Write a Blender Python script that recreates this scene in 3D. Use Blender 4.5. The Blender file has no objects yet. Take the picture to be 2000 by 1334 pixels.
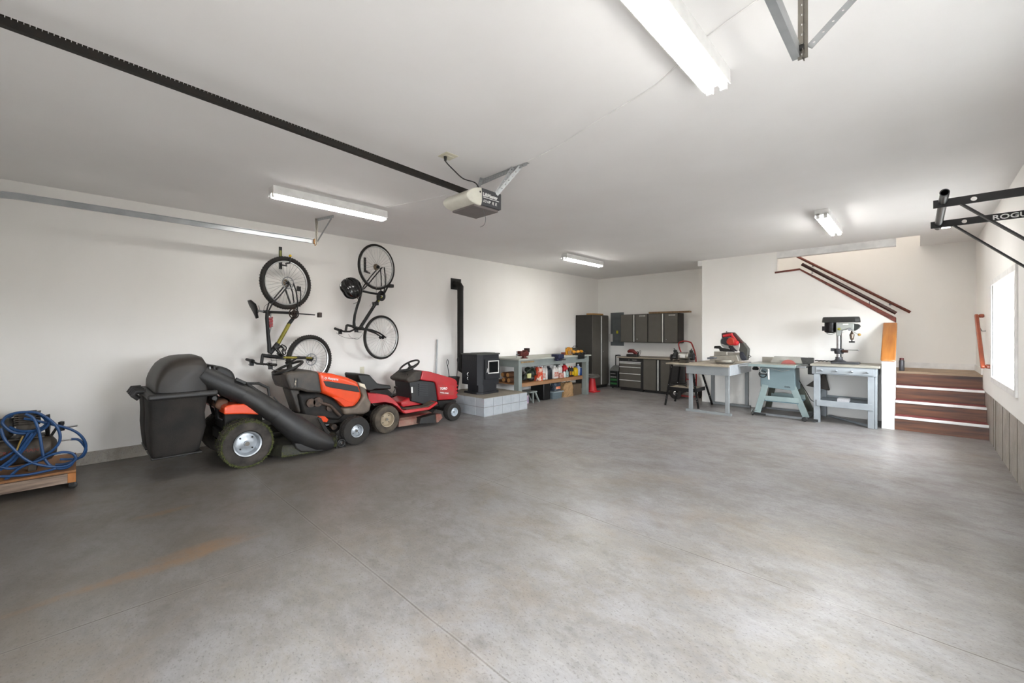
import bpy, bmesh, math, random
from mathutils import Vector, Matrix, Euler
from math import sin, cos, pi, radians
random.seed(7)
S = bpy.context.scene
COL = S.collection
# ---------------------------------------------------------------- camera, sky, exposure
H = 1.35                       # camera height; room axes: x to the right wall, y to the back wall
YAW = math.atan(792/820)
cam = bpy.data.cameras.new('camera')
cam.sensor_width = 36; cam.lens = 36*820/2000; cam.shift_y = -16/2000
cam.clip_start = .02; cam.clip_end = 200
co = bpy.data.objects.new('camera', cam); COL.objects.link(co)
co.location = (0, 0, H); co.rotation_euler = (pi/2, 0, YAW)
S.camera = co
S.view_settings.view_transform = 'Standard'; S.view_settings.look = 'None'
S.view_settings.gamma = 1; S.view_settings.use_curve_mapping = False
S.view_settings.exposure = 2.97
TUBE_POWER = 4.5
W = bpy.data.worlds.new('sky'); S.world = W; W.use_nodes = True
wn = W.node_tree.nodes; wl = W.node_tree.links
bg = wn['Background']; bg.inputs[0].default_value = (.90, .95, 1, 1); bg.inputs[1].default_value = 5.4
wg = wn.new('ShaderNodeNewGeometry'); wsp = wn.new('ShaderNodeSeparateXYZ'); wr = wn.new('ShaderNodeMapRange')   # sunlit gravel below the horizon, bright overcast sky above
wr.inputs[1].default_value = -.02; wr.inputs[2].default_value = .04; wmx = wn.new('ShaderNodeMix'); wmx.data_type = 'RGBA'
wmx.inputs[6].default_value = (.12, .117, .113, 1); wmx.inputs[7].default_value = (.90, .95, 1, 1)
wtc = wn.new('ShaderNodeTexCoord'); wl.new(wtc.outputs['Generated'], wsp.inputs[0]); wl.new(wsp.outputs[2], wr.inputs[0]); wl.new(wr.outputs[0], wmx.inputs[0]); wl.new(wmx.outputs[2], bg.inputs[0])
def portal(name, loc, rot, sx, sy):
    l = bpy.data.lights.new(name, 'AREA'); l.shape = 'RECTANGLE'; l.size = sx; l.size_y = sy
    l.cycles.is_portal = True
    o = bpy.data.objects.new(name, l); COL.objects.link(o); o.location = loc; o.rotation_euler = rot
portal('window_portal', (1.0, 6.76, 1.37), (0, pi/2, 0), 1.1, 1.7)
portal('added_window_portal', (1.0, 2.2, 1.37), (0, pi/2, 0), 1.1, 1.7)  # serves the added window, out of view
portal('added_opening_portal', (-.35, -1.12, .9), (pi/2, 0, 0), 1.5, 1.75)  # serves the opening added behind the camera
S.cycles.max_bounces = 8; S.cycles.diffuse_bounces = 5; S.cycles.glossy_bounces = 3
S.cycles.transmission_bounces = 4; S.cycles.transparent_max_bounces = 6
S.cycles.sample_clamp_indirect = 6; S.cycles.caustics_reflective = False; S.cycles.caustics_refractive = False
# ---------------------------------------------------------------- measuring: a pixel's ray met with a plane
F_ = (-sin(YAW), cos(YAW)); R_ = (cos(YAW), sin(YAW))
def U(x, y, X=None, Y=None, Z=None):
    l = (x-1000)/820; r = (F_[0]+l*R_[0], F_[1]+l*R_[1], (651-y)/820)
    k = X/r[0] if X is not None else Y/r[1] if Y is not None else (Z-H)/r[2]
    return Vector((r[0]*k, r[1]*k, H+r[2]*k))
# ---------------------------------------------------------------- materials
def srgb(c):
    if isinstance(c, str): c = [int(c[i:i+2], 16)/255 for i in (0, 2, 4)]
    return tuple((v/12.92 if v <= .04045 else ((v+.055)/1.055)**2.4) for v in c)
MC = {}
def mat(name, col='808080', rough=.5, metal=0, col2=None, scale=8, amt=.5, bump=0, bscale=60, stretch=(1,1,1), emit=0, coat=0, alpha=1, trans=0, ramp=(.35,.65), detail=5):
    if name in MC: return MC[name]
    m = bpy.data.materials.new(name); m.use_nodes = True
    n = m.node_tree.nodes; L = m.node_tree.links; b = n['Principled BSDF']
    DK = lambda c: tuple(v*(.55 if max(c) < .075 else .75 if max(c) < .16 else 1) for v in c)
    c1 = DK(srgb(col))
    b.inputs['Roughness'].default_value = rough; b.inputs['Metallic'].default_value = metal
    tc = n.new('ShaderNodeTexCoord'); mp = n.new('ShaderNodeMapping'); mp.inputs['Scale'].default_value = stretch
    L.new(tc.outputs['Object'], mp.inputs[0])
    nz = n.new('ShaderNodeTexNoise'); nz.inputs['Scale'].default_value = scale; nz.inputs['Detail'].default_value = detail
    L.new(mp.outputs[0], nz.inputs['Vector'])
    if col2 is None: c2 = tuple(v*.86 for v in c1)
    else: c2 = DK(srgb(col2))
    mr = n.new('ShaderNodeMapRange'); mr.inputs[1].default_value = ramp[0]; mr.inputs[2].default_value = ramp[1]; mr.inputs[4].default_value = amt if col2 else 1
    L.new(nz.outputs[0], mr.inputs[0])
    mx = n.new('ShaderNodeMix'); mx.data_type = 'RGBA'
    mx.inputs[6].default_value = (*c1, 1); mx.inputs[7].default_value = (*c2, 1)
    L.new(mr.outputs[0], mx.inputs[0]); L.new(mx.outputs[2], b.inputs['Base Color'])
    if bump:
        nb = n.new('ShaderNodeTexNoise'); nb.inputs['Scale'].default_value = bscale; nb.inputs['Detail'].default_value = 4
        L.new(mp.outputs[0], nb.inputs['Vector'])
        bp = n.new('ShaderNodeBump'); bp.inputs['Strength'].default_value = bump; bp.inputs['Distance'].default_value = .01
        L.new(nb.outputs[0], bp.inputs['Height']); L.new(bp.outputs[0], b.inputs['Normal'])
    if emit:
        b.inputs['Emission Color'].default_value = (1, .98, .945, 1); b.inputs['Emission Strength'].default_value = emit
    if coat: b.inputs['Coat Weight'].default_value = coat; b.inputs['Coat Roughness'].default_value = .15
    if trans: b.inputs['Transmission Weight'].default_value = trans; b.inputs['IOR'].default_value = 1.1
    if alpha < 1: b.inputs['Alpha'].default_value = alpha
    MC[name] = m; return m
# ---------------------------------------------------------------- mesh builder
class MB:
    def __init__(s): s.b = bmesh.new()
    def box(s, lo, hi, rot=None, taper=None):
        lo = Vector(lo); hi = Vector(hi); c = (lo+hi)/2; d = hi-lo
        vs = bmesh.ops.create_cube(s.b, size=1)['verts']
        for v in vs:
            if taper and v.co.z < 0: v.co.x *= taper; v.co.y *= taper
            p = Vector((v.co.x*d.x, v.co.y*d.y, v.co.z*d.z))
            if rot is not None: p = Euler(rot).to_matrix() @ p
            v.co = p + c
        return s
    def beam(s, p0, p1, w, h, up=(0,0,1)):
        p0 = Vector(p0); p1 = Vector(p1); z = (p1-p0).normalized(); up = Vector(up)
        if abs(z.dot(up)) > .99: up = Vector((0,1,0))
        x = up.cross(z).normalized(); y = z.cross(x); vs = []
        for p in (p0, p1):
            for a, b_ in ((-1,-1),(1,-1),(1,1),(-1,1)): vs.append(s.b.verts.new(p+x*a*w/2+y*b_*h/2))
        f = s.b.faces.new
        f(vs[3::-1]); f(vs[4:])
        for i in range(4): j = (i+1) % 4; f((vs[i], vs[j], vs[4+j], vs[4+i]))
        return s
    def tube(s, pts, r, n=10, closed=False, caps=True):
        pts = [Vector(p) for p in pts]; N = len(pts); rs = r if isinstance(r, (list, tuple)) else [r]*N
        rings = []; prev = None
        for i, p in enumerate(pts):
            if closed: t = pts[(i+1) % N]-pts[i-1]
            else: t = pts[min(i+1, N-1)]-pts[max(i-1, 0)]
            t = t.normalized() if t.length > 1e-9 else Vector((0,0,1))
            if prev is None:
                a = Vector((0,0,1)) if abs(t.z) < .9 else Vector((0,1,0)); x = a.cross(t).normalized()
            else:
                x = prev - t*prev.dot(t)
                x = x.normalized() if x.length > 1e-6 else Vector((1,0,0))
            prev = x; y = t.cross(x)
            rings.append([s.b.verts.new(p+(x*cos(2*pi*k/n)+y*sin(2*pi*k/n))*rs[i]) for k in range(n)])
        M = N if closed else N-1
        for i in range(M):
            A = rings[i]; B = rings[(i+1) % N]
            for k in range(n): s.b.faces.new((A[k], A[(k+1) % n], B[(k+1) % n], B[k]))
        if caps and not closed:
            s.b.faces.new(rings[0][::-1]); s.b.faces.new(rings[-1])
        return s
    def cyl(s, p0, p1, r, r2=None, n=20): return s.tube([p0, p1], [r, r if r2 is None else r2], n)
    def lathe(s, c, axis, prof, n=32, closed=False):
        c = Vector(c); z = Vector(axis).normalized(); a = Vector((0,0,1)) if abs(z.z) < .9 else Vector((0,1,0))
        x = a.cross(z).normalized(); y = z.cross(x); rings = []
        for (r, h) in prof:
            if r < 1e-6: rings.append([s.b.verts.new(c+z*h)])
            else: rings.append([s.b.verts.new(c+z*h+(x*cos(2*pi*k/n)+y*sin(2*pi*k/n))*r) for k in range(n)])
        R = list(zip(rings, rings[1:]+([rings[0]] if closed else [])))
        if not closed: R = R[:len(rings)-1]
        for A, B in R:
            if len(A) == 1 and len(B) == 1: continue
            for k in range(n):
                j = (k+1) % n
                if len(A) == 1: s.b.faces.new((A[0], B[k], B[j]))
                elif len(B) == 1: s.b.faces.new((A[k], A[j], B[0]))
                else: s.b.faces.new((A[k], A[j], B[j], B[k]))
        return s
    def prism(s, poly, vec):
        vec = Vector(vec); A = [s.b.verts.new(Vector(p)) for p in poly]; B = [s.b.verts.new(Vector(p)+vec) for p in poly]
        s.b.faces.new(A); s.b.faces.new(B[::-1]); n = len(A)
        for i in range(n): s.b.faces.new((A[i], A[(i+1) % n], B[(i+1) % n], B[i]))
        return s
    def loft(s, rings, caps=True):
        V = [[s.b.verts.new(Vector(p)) for p in r] for r in rings]; n = len(V[0])
        for A, B in zip(V, V[1:]):
            for k in range(n): s.b.faces.new((A[k], A[(k+1) % n], B[(k+1) % n], B[k]))
        if caps: s.b.faces.new(V[0][::-1]); s.b.faces.new(V[-1])
        return s
    def sph(s, c, r, sc=(1,1,1), rot=None, u=16, v=10):
        vs = bmesh.ops.create_uvsphere(s.b, u_segments=u, v_segments=v, radius=1)['verts']
        for w in vs:
            p = Vector((w.co.x*r*sc[0], w.co.y*r*sc[1], w.co.z*r*sc[2]))
            if rot is not None: p = Euler(rot).to_matrix() @ p
            w.co = p + Vector(c)
        return s
    def build(s, name, m, parent=None, bevel=0, seg=2, smooth=True, angle=35):
        bmesh.ops.recalc_face_normals(s.b, faces=s.b.faces)
        if parent is not None: org = parent['_o']; org = Vector(org)
        else:
            xs = [v.co for v in s.b.verts]
            org = Vector(((min(v.x for v in xs)+max(v.x for v in xs))/2, (min(v.y for v in xs)+max(v.y for v in xs))/2, min(v.z for v in xs)))
        for v in s.b.verts: v.co -= org
        me = bpy.data.meshes.new(name); s.b.to_mesh(me); s.b.free()
        o = bpy.data.objects.new(name, me); COL.objects.link(o)
        o.data.materials.append(m); o['_o'] = tuple(org); ALL.append(o)
        if parent is not None: o.parent = parent
        else: o.location = org
        if smooth:
            me.shade_smooth()
            try: me.set_sharp_from_angle(angle=radians(angle))
            except Exception: pass
        if bevel:
            md = o.modifiers.new('bevel', 'BEVEL'); md.width = bevel; md.segments = seg; md.limit_method = 'ANGLE'; md.angle_limit = radians(40)
            md.harden_normals = False
        return o
ALL = []
def tag(o, label=None, cat=None, group=None, kind=None):
    if label: o['label'] = label
    if cat: o['category'] = cat
    if group: o['group'] = group
    if kind: o['kind'] = kind
    return o
def thing(name, loc, label, cat, group=None):
    o = bpy.data.objects.new(name, None); COL.objects.link(o); o.location = loc; o['_o'] = tuple(loc); o.empty_display_size = .1
    ALL.append(o); return tag(o, label, cat, group)
def struct(name, mb, m, parent=None, **k):
    o = mb.build(name, m, parent, **k)
    if parent is None: o['kind'] = 'structure'
    return o
def copy_tree(o, parent=None):
    c = o.copy(); COL.objects.link(c); ALL.append(c)
    if parent is not None: c.parent = parent
    for ch in [x for x in COL.objects if x.parent == o]: copy_tree(ch, c)
    return c
def moved(proto, loc, label, rz=0, group=None):
    c = copy_tree(proto); c.location = loc; c.rotation_euler.z = rz; c['label'] = label
    if group: c['group'] = group
    return c
def spline(pts, k=8, closed=False):
    pts = [Vector(p) for p in pts]; n = len(pts); out = []
    rng = range(n) if closed else range(n-1)
    for i in rng:
        g = (lambda j: pts[j % n]) if closed else (lambda j: pts[max(0, min(n-1, j))])
        a, b, c, d = g(i-1), g(i), g(i+1), g(i+2)
        for q in range(k):
            t = q/k
            out.append(.5*((2*b)+(c-a)*t+(2*a-5*b+4*c-d)*t*t+(3*b-a-3*c+d)*t**3))
    if not closed: out.append(pts[-1])
    return out
def lettering(text, pos, xdir, ydir, size, m, parent, name='lettering', shear=0, bold=0, squash=1, depth=.001):
    cu = bpy.data.curves.new(name, 'FONT'); cu.body = text; cu.size = size; cu.extrude = depth; cu.shear = shear; cu.offset = bold
    cu.align_x = 'LEFT'; cu.align_y = 'BOTTOM_BASELINE'; cu.resolution_u = 3
    t = bpy.data.objects.new(name, cu); COL.objects.link(t)
    bpy.context.view_layer.update()
    me = bpy.data.meshes.new_from_object(t); bpy.data.objects.remove(t); bpy.data.curves.remove(cu)
    x = Vector(xdir).normalized()*squash; y = Vector(ydir).normalized(); z = Vector(xdir).cross(y).normalized()
    org = Vector(parent['_o']); pos = Vector(pos)
    for v in me.vertices: v.co = pos+x*v.co.x+y*v.co.y+z*v.co.z-org
    me.name = name; me.materials.clear(); me.materials.append(m)
    o = bpy.data.objects.new(name, me); COL.objects.link(o); o.parent = parent; o['_o'] = tuple(org); ALL.append(o)
    return o
def smoothpoly(poly, n=2):
    for _ in range(n):
        q = []
        for i in range(len(poly)):
            a, b = Vector(poly[i]), Vector(poly[(i+1) % len(poly)]); q += [a*.75+b*.25, a*.25+b*.75]
        poly = q
    return poly
def strip(mb, p0, p1, w, nrm, t=.003, holes=0, hr=.005):
    """a flat steel strip p0->p1, width w along nrm x dir, with a row of round holes"""
    p0 = Vector(p0); p1 = Vector(p1); d = (p1-p0); L = d.length; d.normalize(); nrm = Vector(nrm).normalized()
    sd = nrm.cross(d).normalized(); nrm = d.cross(sd)
    if not holes: holes = max(2, int(L/.038))
    cell = L/holes; K = 8
    for side in (0, 1):
        off = nrm*(t*side)
        for h in range(holes):
            c = p0+d*(cell*(h+.5))+off
            ring = []; outer = []
            for k in range(K):
                a = 2*pi*k/K; ux, uy = cos(a), sin(a); ring.append(c+d*ux*hr+sd*uy*hr)
                m_ = max(abs(ux), abs(uy)); outer.append(c+d*(ux/m_*cell/2)+sd*(uy/m_*w/2))
            R = [mb.b.verts.new(v) for v in ring]; O = [mb.b.verts.new(v) for v in outer]
            for k in range(K): mb.b.faces.new((R[k], R[(k+1) % K], O[(k+1) % K], O[k]))
    for sg in (-1, 1):
        a = p0+sd*sg*w/2; b = p1+sd*sg*w/2
        vs = [mb.b.verts.new(v) for v in (a, b, b+nrm*t, a+nrm*t)]; mb.b.faces.new(vs)
    return mb
# ---------------------------------------------------------------- palette
WHT = mat('white_wall_paint', 'f2f0ec', .75, col2='e7e5e0', scale=1.3, amt=.35, bump=.05, bscale=25, stretch=(1,1,.4))
WHC = mat('white_ceiling_paint', 'eeedec', .85, col2='e6e4e2', scale=1.1, amt=.5, bump=.04, bscale=30)
TRIM = mat('white_trim_paint', 'f0efed', .45, bump=.02)
BLK = mat('black_plastic', '232323', .5, col2='33302c', scale=14, amt=.7, bump=.1)
DGR = mat('dark_grey_plastic', '4a4744', .55, col2='6b6054', scale=6, amt=.7, bump=.08)
BMET = mat('black_metal', '1b1b1c', .45, .3)
RUB = mat('tyre_rubber', '2c2a29', .85, col2='3d3832', scale=9, amt=.8, bump=.25, bscale=80)
STEEL = mat('galvanised_steel', 'b4b7b8', .38, .55, col2='9a9ea0', scale=5, amt=.8)
CHR = mat('bright_steel', 'd5d7d8', .22, 1)
HND = mat('pale_handle', 'd3d2ce', .35, .25)
GMET = mat('dull_steel', '8b8d8e', .4, .8)
GRAYP = mat('blue_grey_bench_paint', '8c9091', .55, col2='7f8384', scale=5, amt=.6, bump=.05)
GRNP = mat('grey_green_bench_paint', '848b87', .55, col2='757b78', scale=5, amt=.6, bump=.05)
SAWB = mat('light_blue_machine_paint', '879796', .4, col2='788886', scale=6, amt=.5)
CAB = mat('charcoal_cabinet', '67635b', .42, .2, col2='5f5b54', scale=7, amt=.5)
CABD = mat('dark_cabinet_side', '3d3a35', .5, .2)
ORG = mat('orange_paint', 'e2481c', .3, col2='c94a22', scale=4, amt=.6, coat=.4)
RED = mat('red_paint', 'b3141d', .32, col2='93181c', scale=6, amt=.7, coat=.4)
REDP = mat('red_plastic', 'c0242a', .45)
CHERRY = mat('cherry_wood', '73301f', .5, col2='552014', scale=3, amt=.9, stretch=(1,1,9))
YWOOD = mat('honey_wood', 'a86c2e', .38, col2='8a5220', scale=2.2, amt=.9, stretch=(7,1,1), coat=.3)
BWOOD = mat('raw_wood', 'a08863', .7, col2='7d6647', scale=3, amt=.9, stretch=(1,8,1), bump=.1)
PLY = mat('plywood', '9a6c42', .7, col2='7a5230', scale=2.5, amt=.9, stretch=(1,6,1), bump=.08)
WOODG = mat('weathered_wood', '9c8878', .75, col2='6d5b4e', scale=3, amt=.9, stretch=(1,1,12), bump=.15)
STAINW = mat('stained_step_wood', '77472a', .45, col2='3c1e10', scale=2.2, amt=1, stretch=(.8,1,9), bump=.1, ramp=(.3,.7))
CARD = mat('cardboard', '9a7a52', .8, col2='84653f', scale=4, amt=.6)
BLUEH = mat('blue_hose_rubber', '1f4a7c', .4, col2='17375f', scale=12, amt=.6)
TABLEW = mat('worn_table_wood', 'b0a593', .6, col2='948876', scale=4, amt=.8, stretch=(1,6,1))
WHITEP = mat('white_plastic', 'e4e4e0', .4)
YEL = mat('yellow_plastic', 'd8b21c', .4)
GREEN = mat('dark_green_plastic', '2e3b2b', .6)
DIRT = mat('dusty_grey', '77736c', .8, col2='5a554e', scale=10, amt=.8, bump=.2)
GLASS = mat('clear_glass', 'f4f8fa', .02, alpha=.08)
DGLASS = mat('dark_glass', '131416', .12, 0)
TUBE = mat('lit_fluorescent_tube', 'ffffff', .3, emit=TUBE_POWER)
TUBE2 = mat('boosted_fluorescent_tube', 'ffffff', .3, emit=TUBE_POWER*1.8)  # rear tubes made stronger to lighten the back of the room
LETW = mat('white_lettering', 'f0f0ee', .5)
# ================================================================= THE ROOM
XL, XR, YB, YF, ZC = -6.14, .65, 9.67, -1.0, 2.79
def concrete(name, joints, c1, c2, c3):
    m = bpy.data.materials.new(name); m.use_nodes = True; n = m.node_tree.nodes; L = m.node_tree.links; b = n['Principled BSDF']
    tc = n.new('ShaderNodeTexCoord')
    def noise(sc, det=6, st=(1,1,1), dist=0, rough=.55):
        mp = n.new('ShaderNodeMapping'); mp.inputs['Scale'].default_value = st; mp.inputs['Rotation'].default_value = (0, 0, .5)
        L.new(tc.outputs['Object'], mp.inputs[0])
        q = n.new('ShaderNodeTexNoise'); q.inputs['Scale'].default_value = sc; q.inputs['Detail'].default_value = det; q.inputs['Distortion'].default_value = dist
        q.inputs['Roughness'].default_value = rough
        L.new(mp.outputs[0], q.inputs['Vector']); return q.outputs[0]
    def rng(v, a, b_, c=0, d=1):
        r = n.new('ShaderNodeMapRange'); L.new(v, r.inputs[0])
        for i, x in enumerate((a, b_, c, d)): r.inputs[i+1].default_value = x
        return r.outputs[0]
    def mix(f, A, B, bt='MIX'):
        x = n.new('ShaderNodeMix'); x.data_type = 'RGBA'; x.blend_type = bt
        if isinstance(f, float): x.inputs[0].default_value = f
        else: L.new(f, x.inputs[0])
        for i, v in ((6, A), (7, B)):
            if isinstance(v, tuple): x.inputs[i].default_value = (*v, 1)
            else: L.new(v, x.inputs[i])
        return x.outputs[2]
    def math_(op, a, b_=None, c=None):
        x = n.new('ShaderNodeMath'); x.operation = op
        for i, v in enumerate((a, b_, c)):
            if v is None: continue
            if isinstance(v, (int, float)): x.inputs[i].default_value = v
            else: L.new(v, x.inputs[i])
        return x.outputs[0]
    big = noise(.55, 5, (1, 1.6, 1), .6)
    med = noise(1.9, 10, (1, 1.3, 1), .25, .72)
    fine = noise(13, 10, (1, 2.0, 1), .2, .75)
    pit = noise(70, 3, (1, 1.5, 1))
    c = mix(rng(big, .38, .62), srgb(c1), srgb(c2))
    c = mix(rng(med, .45, .62, 0, .85), c, srgb(c3))
    c = mix(rng(fine, .42, .66, 0, .62), c, tuple(v*.62 for v in srgb(c1)))
    c = mix(rng(noise(4.2, 12, (1, 1.4, 1), .2, .78), .52, .68, 0, .5), c, tuple(v*.5 for v in srgb(c3)))
    c = mix(rng(noise(2.7, 12, (1, 1.5, 1), .25, .8), .48, .72, 0, .7), c, srgb('9e9c9e'))
    c = mix(rng(noise(1.3, 12, (1, 1.2, 1), .4, .7), .53, .7, 0, .55), c, srgb('8c7f70'))
    c = mix(rng(pit, .57, .70, 0, .6), c, tuple(v*.4 for v in srgb(c3)))
    if joints:
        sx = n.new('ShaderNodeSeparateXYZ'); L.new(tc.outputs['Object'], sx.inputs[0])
        dirt_and_shade = rng(math_('ADD', sx.outputs[0], rng(noise(.9, 5, (1,1,1), .8), 0, 1, -1.4, 1.4)), -.9, 1.9, 1, 0)
        dirt_and_shade = math_('MULTIPLY', dirt_and_shade, rng(math_('ADD', sx.outputs[1], rng(noise(.8, 5), 0, 1, -1.4, 1.4)), -2.2, .6, 1, 0))
        c = mix(math_('MULTIPLY', dirt_and_shade, .62), c, srgb('554e45'))  # near left floor: weaker light put into the colour together with dirt
        sp = n.new('ShaderNodeSeparateXYZ'); gm = n.new('ShaderNodeNewGeometry'); L.new(gm.outputs['Position'], sp.inputs[0])
        wob = rng(noise(3, 2), 0, 1, -.006, .006)
        jm = rng(noise(1.7, 3), .35, .6, .25, 1)
        for ax, v0, w in joints:
            d = math_('ABSOLUTE', math_('ADD', math_('SUBTRACT', sp.outputs[ax], v0), wob))
            c = mix(math_('MULTIPLY', rng(d, w*1.6, w*.6), jm), c, srgb('4d443d'))
            c = mix(math_('MULTIPLY', rng(math_('ABSOLUTE', math_('SUBTRACT', d, w*2.6)), w*2.0, 0), .16), c, srgb('aaa7a3'))
        # rust stains from something heavy that stood there
        for (x0, y0, x1, y1, w) in ((-3.1, -.2, -3.15, .75, .05), (-3.2, .35, -3.2, .75, .10), (-4.0, .3, -4.2, .6, .05)):
            u = math_('SUBTRACT', sp.outputs[0], (x0+x1)/2); v = math_('SUBTRACT', sp.outputs[1], (y0+y1)/2)
            u = math_('ADD', u, rng(noise(1.6, 4), 0, 1, -.12, .12))
            e = math_('ADD', math_('POWER', math_('DIVIDE', math_('ABSOLUTE', u), w), 2), math_('POWER', math_('DIVIDE', math_('ABSOLUTE', v), (y1-y0)/1.6), 2))
            c = mix(math_('MULTIPLY', rng(e, 1.2, 0), rng(fine, .3, .6, .1, .6)), c, srgb('8a6a48'))
    L.new(c, b.inputs['Base Color'])
    L.new(rng(med, .3, .7, .30, .48), b.inputs['Roughness'])
    bp = n.new('ShaderNodeBump'); bp.inputs['Strength'].default_value = .12; bp.inputs['Distance'].default_value = .004
    L.new(fine, bp.inputs['Height']); L.new(bp.outputs[0], b.inputs['Normal'])
    MC[name] = m; return m
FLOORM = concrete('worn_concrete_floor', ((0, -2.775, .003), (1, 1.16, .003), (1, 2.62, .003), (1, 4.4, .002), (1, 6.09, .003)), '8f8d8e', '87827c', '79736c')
FOUND = concrete('foundation_concrete', (), 'b2aca2', 'a39c90', '8f877b')
BLOCK = mat('painted_block', 'a9adb1', .75, col2='9aa0a5', scale=7, amt=.8, bump=.3, bscale=90)
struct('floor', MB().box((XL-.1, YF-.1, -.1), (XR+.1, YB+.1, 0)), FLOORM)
# ceiling with the stairwell opening
T = .12
HX0, HX1, HY0 = -3.0, .03, 8.6
c = MB().box((XL-.1, YF-.1, ZC), (XR+.1, HY0, ZC+T)).box((XL-.1, HY0, ZC), (HX0-.07, YB+.1, ZC+T)).box((HX1, HY0, ZC), (XR+.1, YB+.1, ZC+T))
struct('ceiling', c, WHC, smooth=False)
# left wall (foundation kerb below)
struct('wall_left', MB().box((XL-.1, YF-.1, .13), (XL, YB+.1, ZC)), WHT, smooth=False)
struct('baseboard_left', MB().box((XL-.1, YF-.1, 0), (XL+.012, YB+.1, .13)), FOUND, bevel=.004)
struct('wall_back', MB().box((XL-.1, YB, 0), (XR+.1, YB+.1, ZC+2.2)), WHT, smooth=False)
# stairwell shell above the ceiling
w = MB().box((HX0-.2, HY0-.1, ZC+T+.001), (XR+.1, HY0, 5)).box((HX0-.2, HY0, ZC+T+.001), (HX0-.07, YB, 5)).box((HX1, HY0, ZC+T+.001), (XR+.1, YB, 5)).box((HX0-.2, HY0-.1, 5), (XR+.1, YB+.1, 5.1))
struct('wall_stairwell', w, WHT, smooth=False)
# right wall with one real and one added deep window, on a concrete foundation
wz0, wz1 = .83, 1.92
wy0, wy1 = 5.93, 7.60
vy0, vy1 = 1.35, 3.05
g_ = .013
w = MB().box((XR, YF-.1, .575), (XR+.35, YB+.1, wz0-g_)).box((XR, YF-.1, wz1+g_), (XR+.35, YB+.1, ZC))
for a, b_ in ((YF-.1, vy0-g_), (vy1+g_, wy0-g_), (wy1+g_, YB+.1)): w.box((XR, a, wz0-g_), (XR+.35, b_, wz1+g_))
struct('wall_right', w, WHT, smooth=False)
f = MB().box((XR, YF-.1, 0), (XR+.35, YB+.1, .572))
fnd = struct('baseboard_right', f, FOUND)
for y in (1.0, 2.4, 3.6, 4.5, 5.5, 5.9, 6.35, 6.8, 7.35, 7.55): MB().box((XR-.003, y, .0), (XR+.001, y+.014, .571)).build('form_joint', mat('form_joint_stain', '6f675c', .9, col2='8d8578', scale=9), fnd)
def window(nm, y0, y1, z0, z1):
    tw = .062
    t = MB()
    for a, b_ in (((y0-tw, z0-tw), (y1+tw, z0)), ((y0-tw, z1), (y1+tw, z1+tw)), ((y0-tw, z0), (y0, z1)), ((y1, z0), (y1+tw, z1))):
        t.box((XR-.018, a[0], a[1]), (XR, b_[0], b_[1]))
    wn_ = struct(nm, t, TRIM, bevel=.003)
    t = MB()
    for a, b_ in (((y0-.012, z0-.012), (y1+.012, z0)), ((y0-.012, z1), (y1+.012, z1+.012)), ((y0-.012, z0), (y0, z1)), ((y1, z0), (y1+.012, z1))): t.box((XR-.01, a[0], a[1]), (XR+.34, b_[0], b_[1]))
    t.build('window_reveal', TRIM, wn_)
    xf = XR+.23; t = MB(); ym = (y0+y1)/2
    for a, b_ in (((y0, z0), (y1, z0+.05)), ((y0, z1-.05), (y1, z1)), ((y0, z0), (y0+.05, z1)), ((y1-.05, z0), (y1, z1)), ((ym-.03, z0), (ym+.03, z1))): t.box((xf, a[0], a[1]), (xf+.07, b_[0], b_[1]))
    t.box((xf-.02, y1-.17, z0+.05), (xf, y1-.14, z1-.05))
    t.build('window_frame', WHITEP, wn_, bevel=.004)
    MB().box((xf-.004, y0+.05, z0+.05), (xf+.002, y0+.056, z1-.05)).box((xf-.004, ym-.036, z0+.05), (xf+.002, ym-.03, z1-.05)).box((xf-.004, y1-.058, z0+.05), (xf+.002, y1-.05, z1-.05)).build('window_gasket', BLK, wn_)
    MB().box((xf+.03, y0+.05, z0+.05), (xf+.036, ym-.03, z1-.05)).box((xf+.03, ym+.03, z0+.05), (xf+.036, y1-.05, z1-.05)).build('window_pane', GLASS, wn_, smooth=False)
window('window_1', wy0, wy1, wz0, wz1)
window('window_added', vy0, vy1, wz0, wz1)  # unseen window, added to bring light in from the right
# front wall (behind the camera) with an opening added to let daylight in
gx0, gx1, gz = -1.0, .35, 1.72
w = MB().box((XL-.1, YF-.1, 0), (gx0, YF, ZC)).box((gx1, YF-.1, 0), (XR+.1, YF, ZC)).box((gx0, YF-.1, gz), (gx1, YF, ZC))
struct('wall_front', w, WHT, smooth=False)
# wall in front of the stairs: stepped outline with the stairwell opening
Y1 = 8.6
xa, xb, xc, xe = -3.07, -1.79, -1.45, -.234

poly = [(xa, 0), (xe, 0), (xe, 1.545), (xc, 2.44), (xb, 2.44), (xb, ZC), (xa, ZC)]
struct('wall_stair', MB().prism([(x, Y1, z) for x, z in poly], (0, .10, 0)), WHT, smooth=False)
struct('trim_1', MB().box((xb, Y1-.012, 2.675), (xe, Y1+.1, ZC)), TRIM, bevel=.003)
struct('trim_2', MB().box((xa-.09, Y1+.1, 2.69), (xa, YB, ZC)).box((xa-.09, Y1+.02, 2.69), (xa, Y1+.1, ZC)), TRIM, smooth=False)
# wooden cap along the half wall
o = MB().prism([(xb-.03, Y1-.02, 2.44), (xb-.03, Y1-.02, 2.412), (xc, Y1-.02, 2.43), (xe, Y1-.02, 1.512), (xe, Y1-.02, 1.59), (xc+.0, Y1-.02, 2.462)], (0, .14, 0)).build('trim_3', CHERRY, bevel=.004)
o['kind'] = 'structure'
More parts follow.
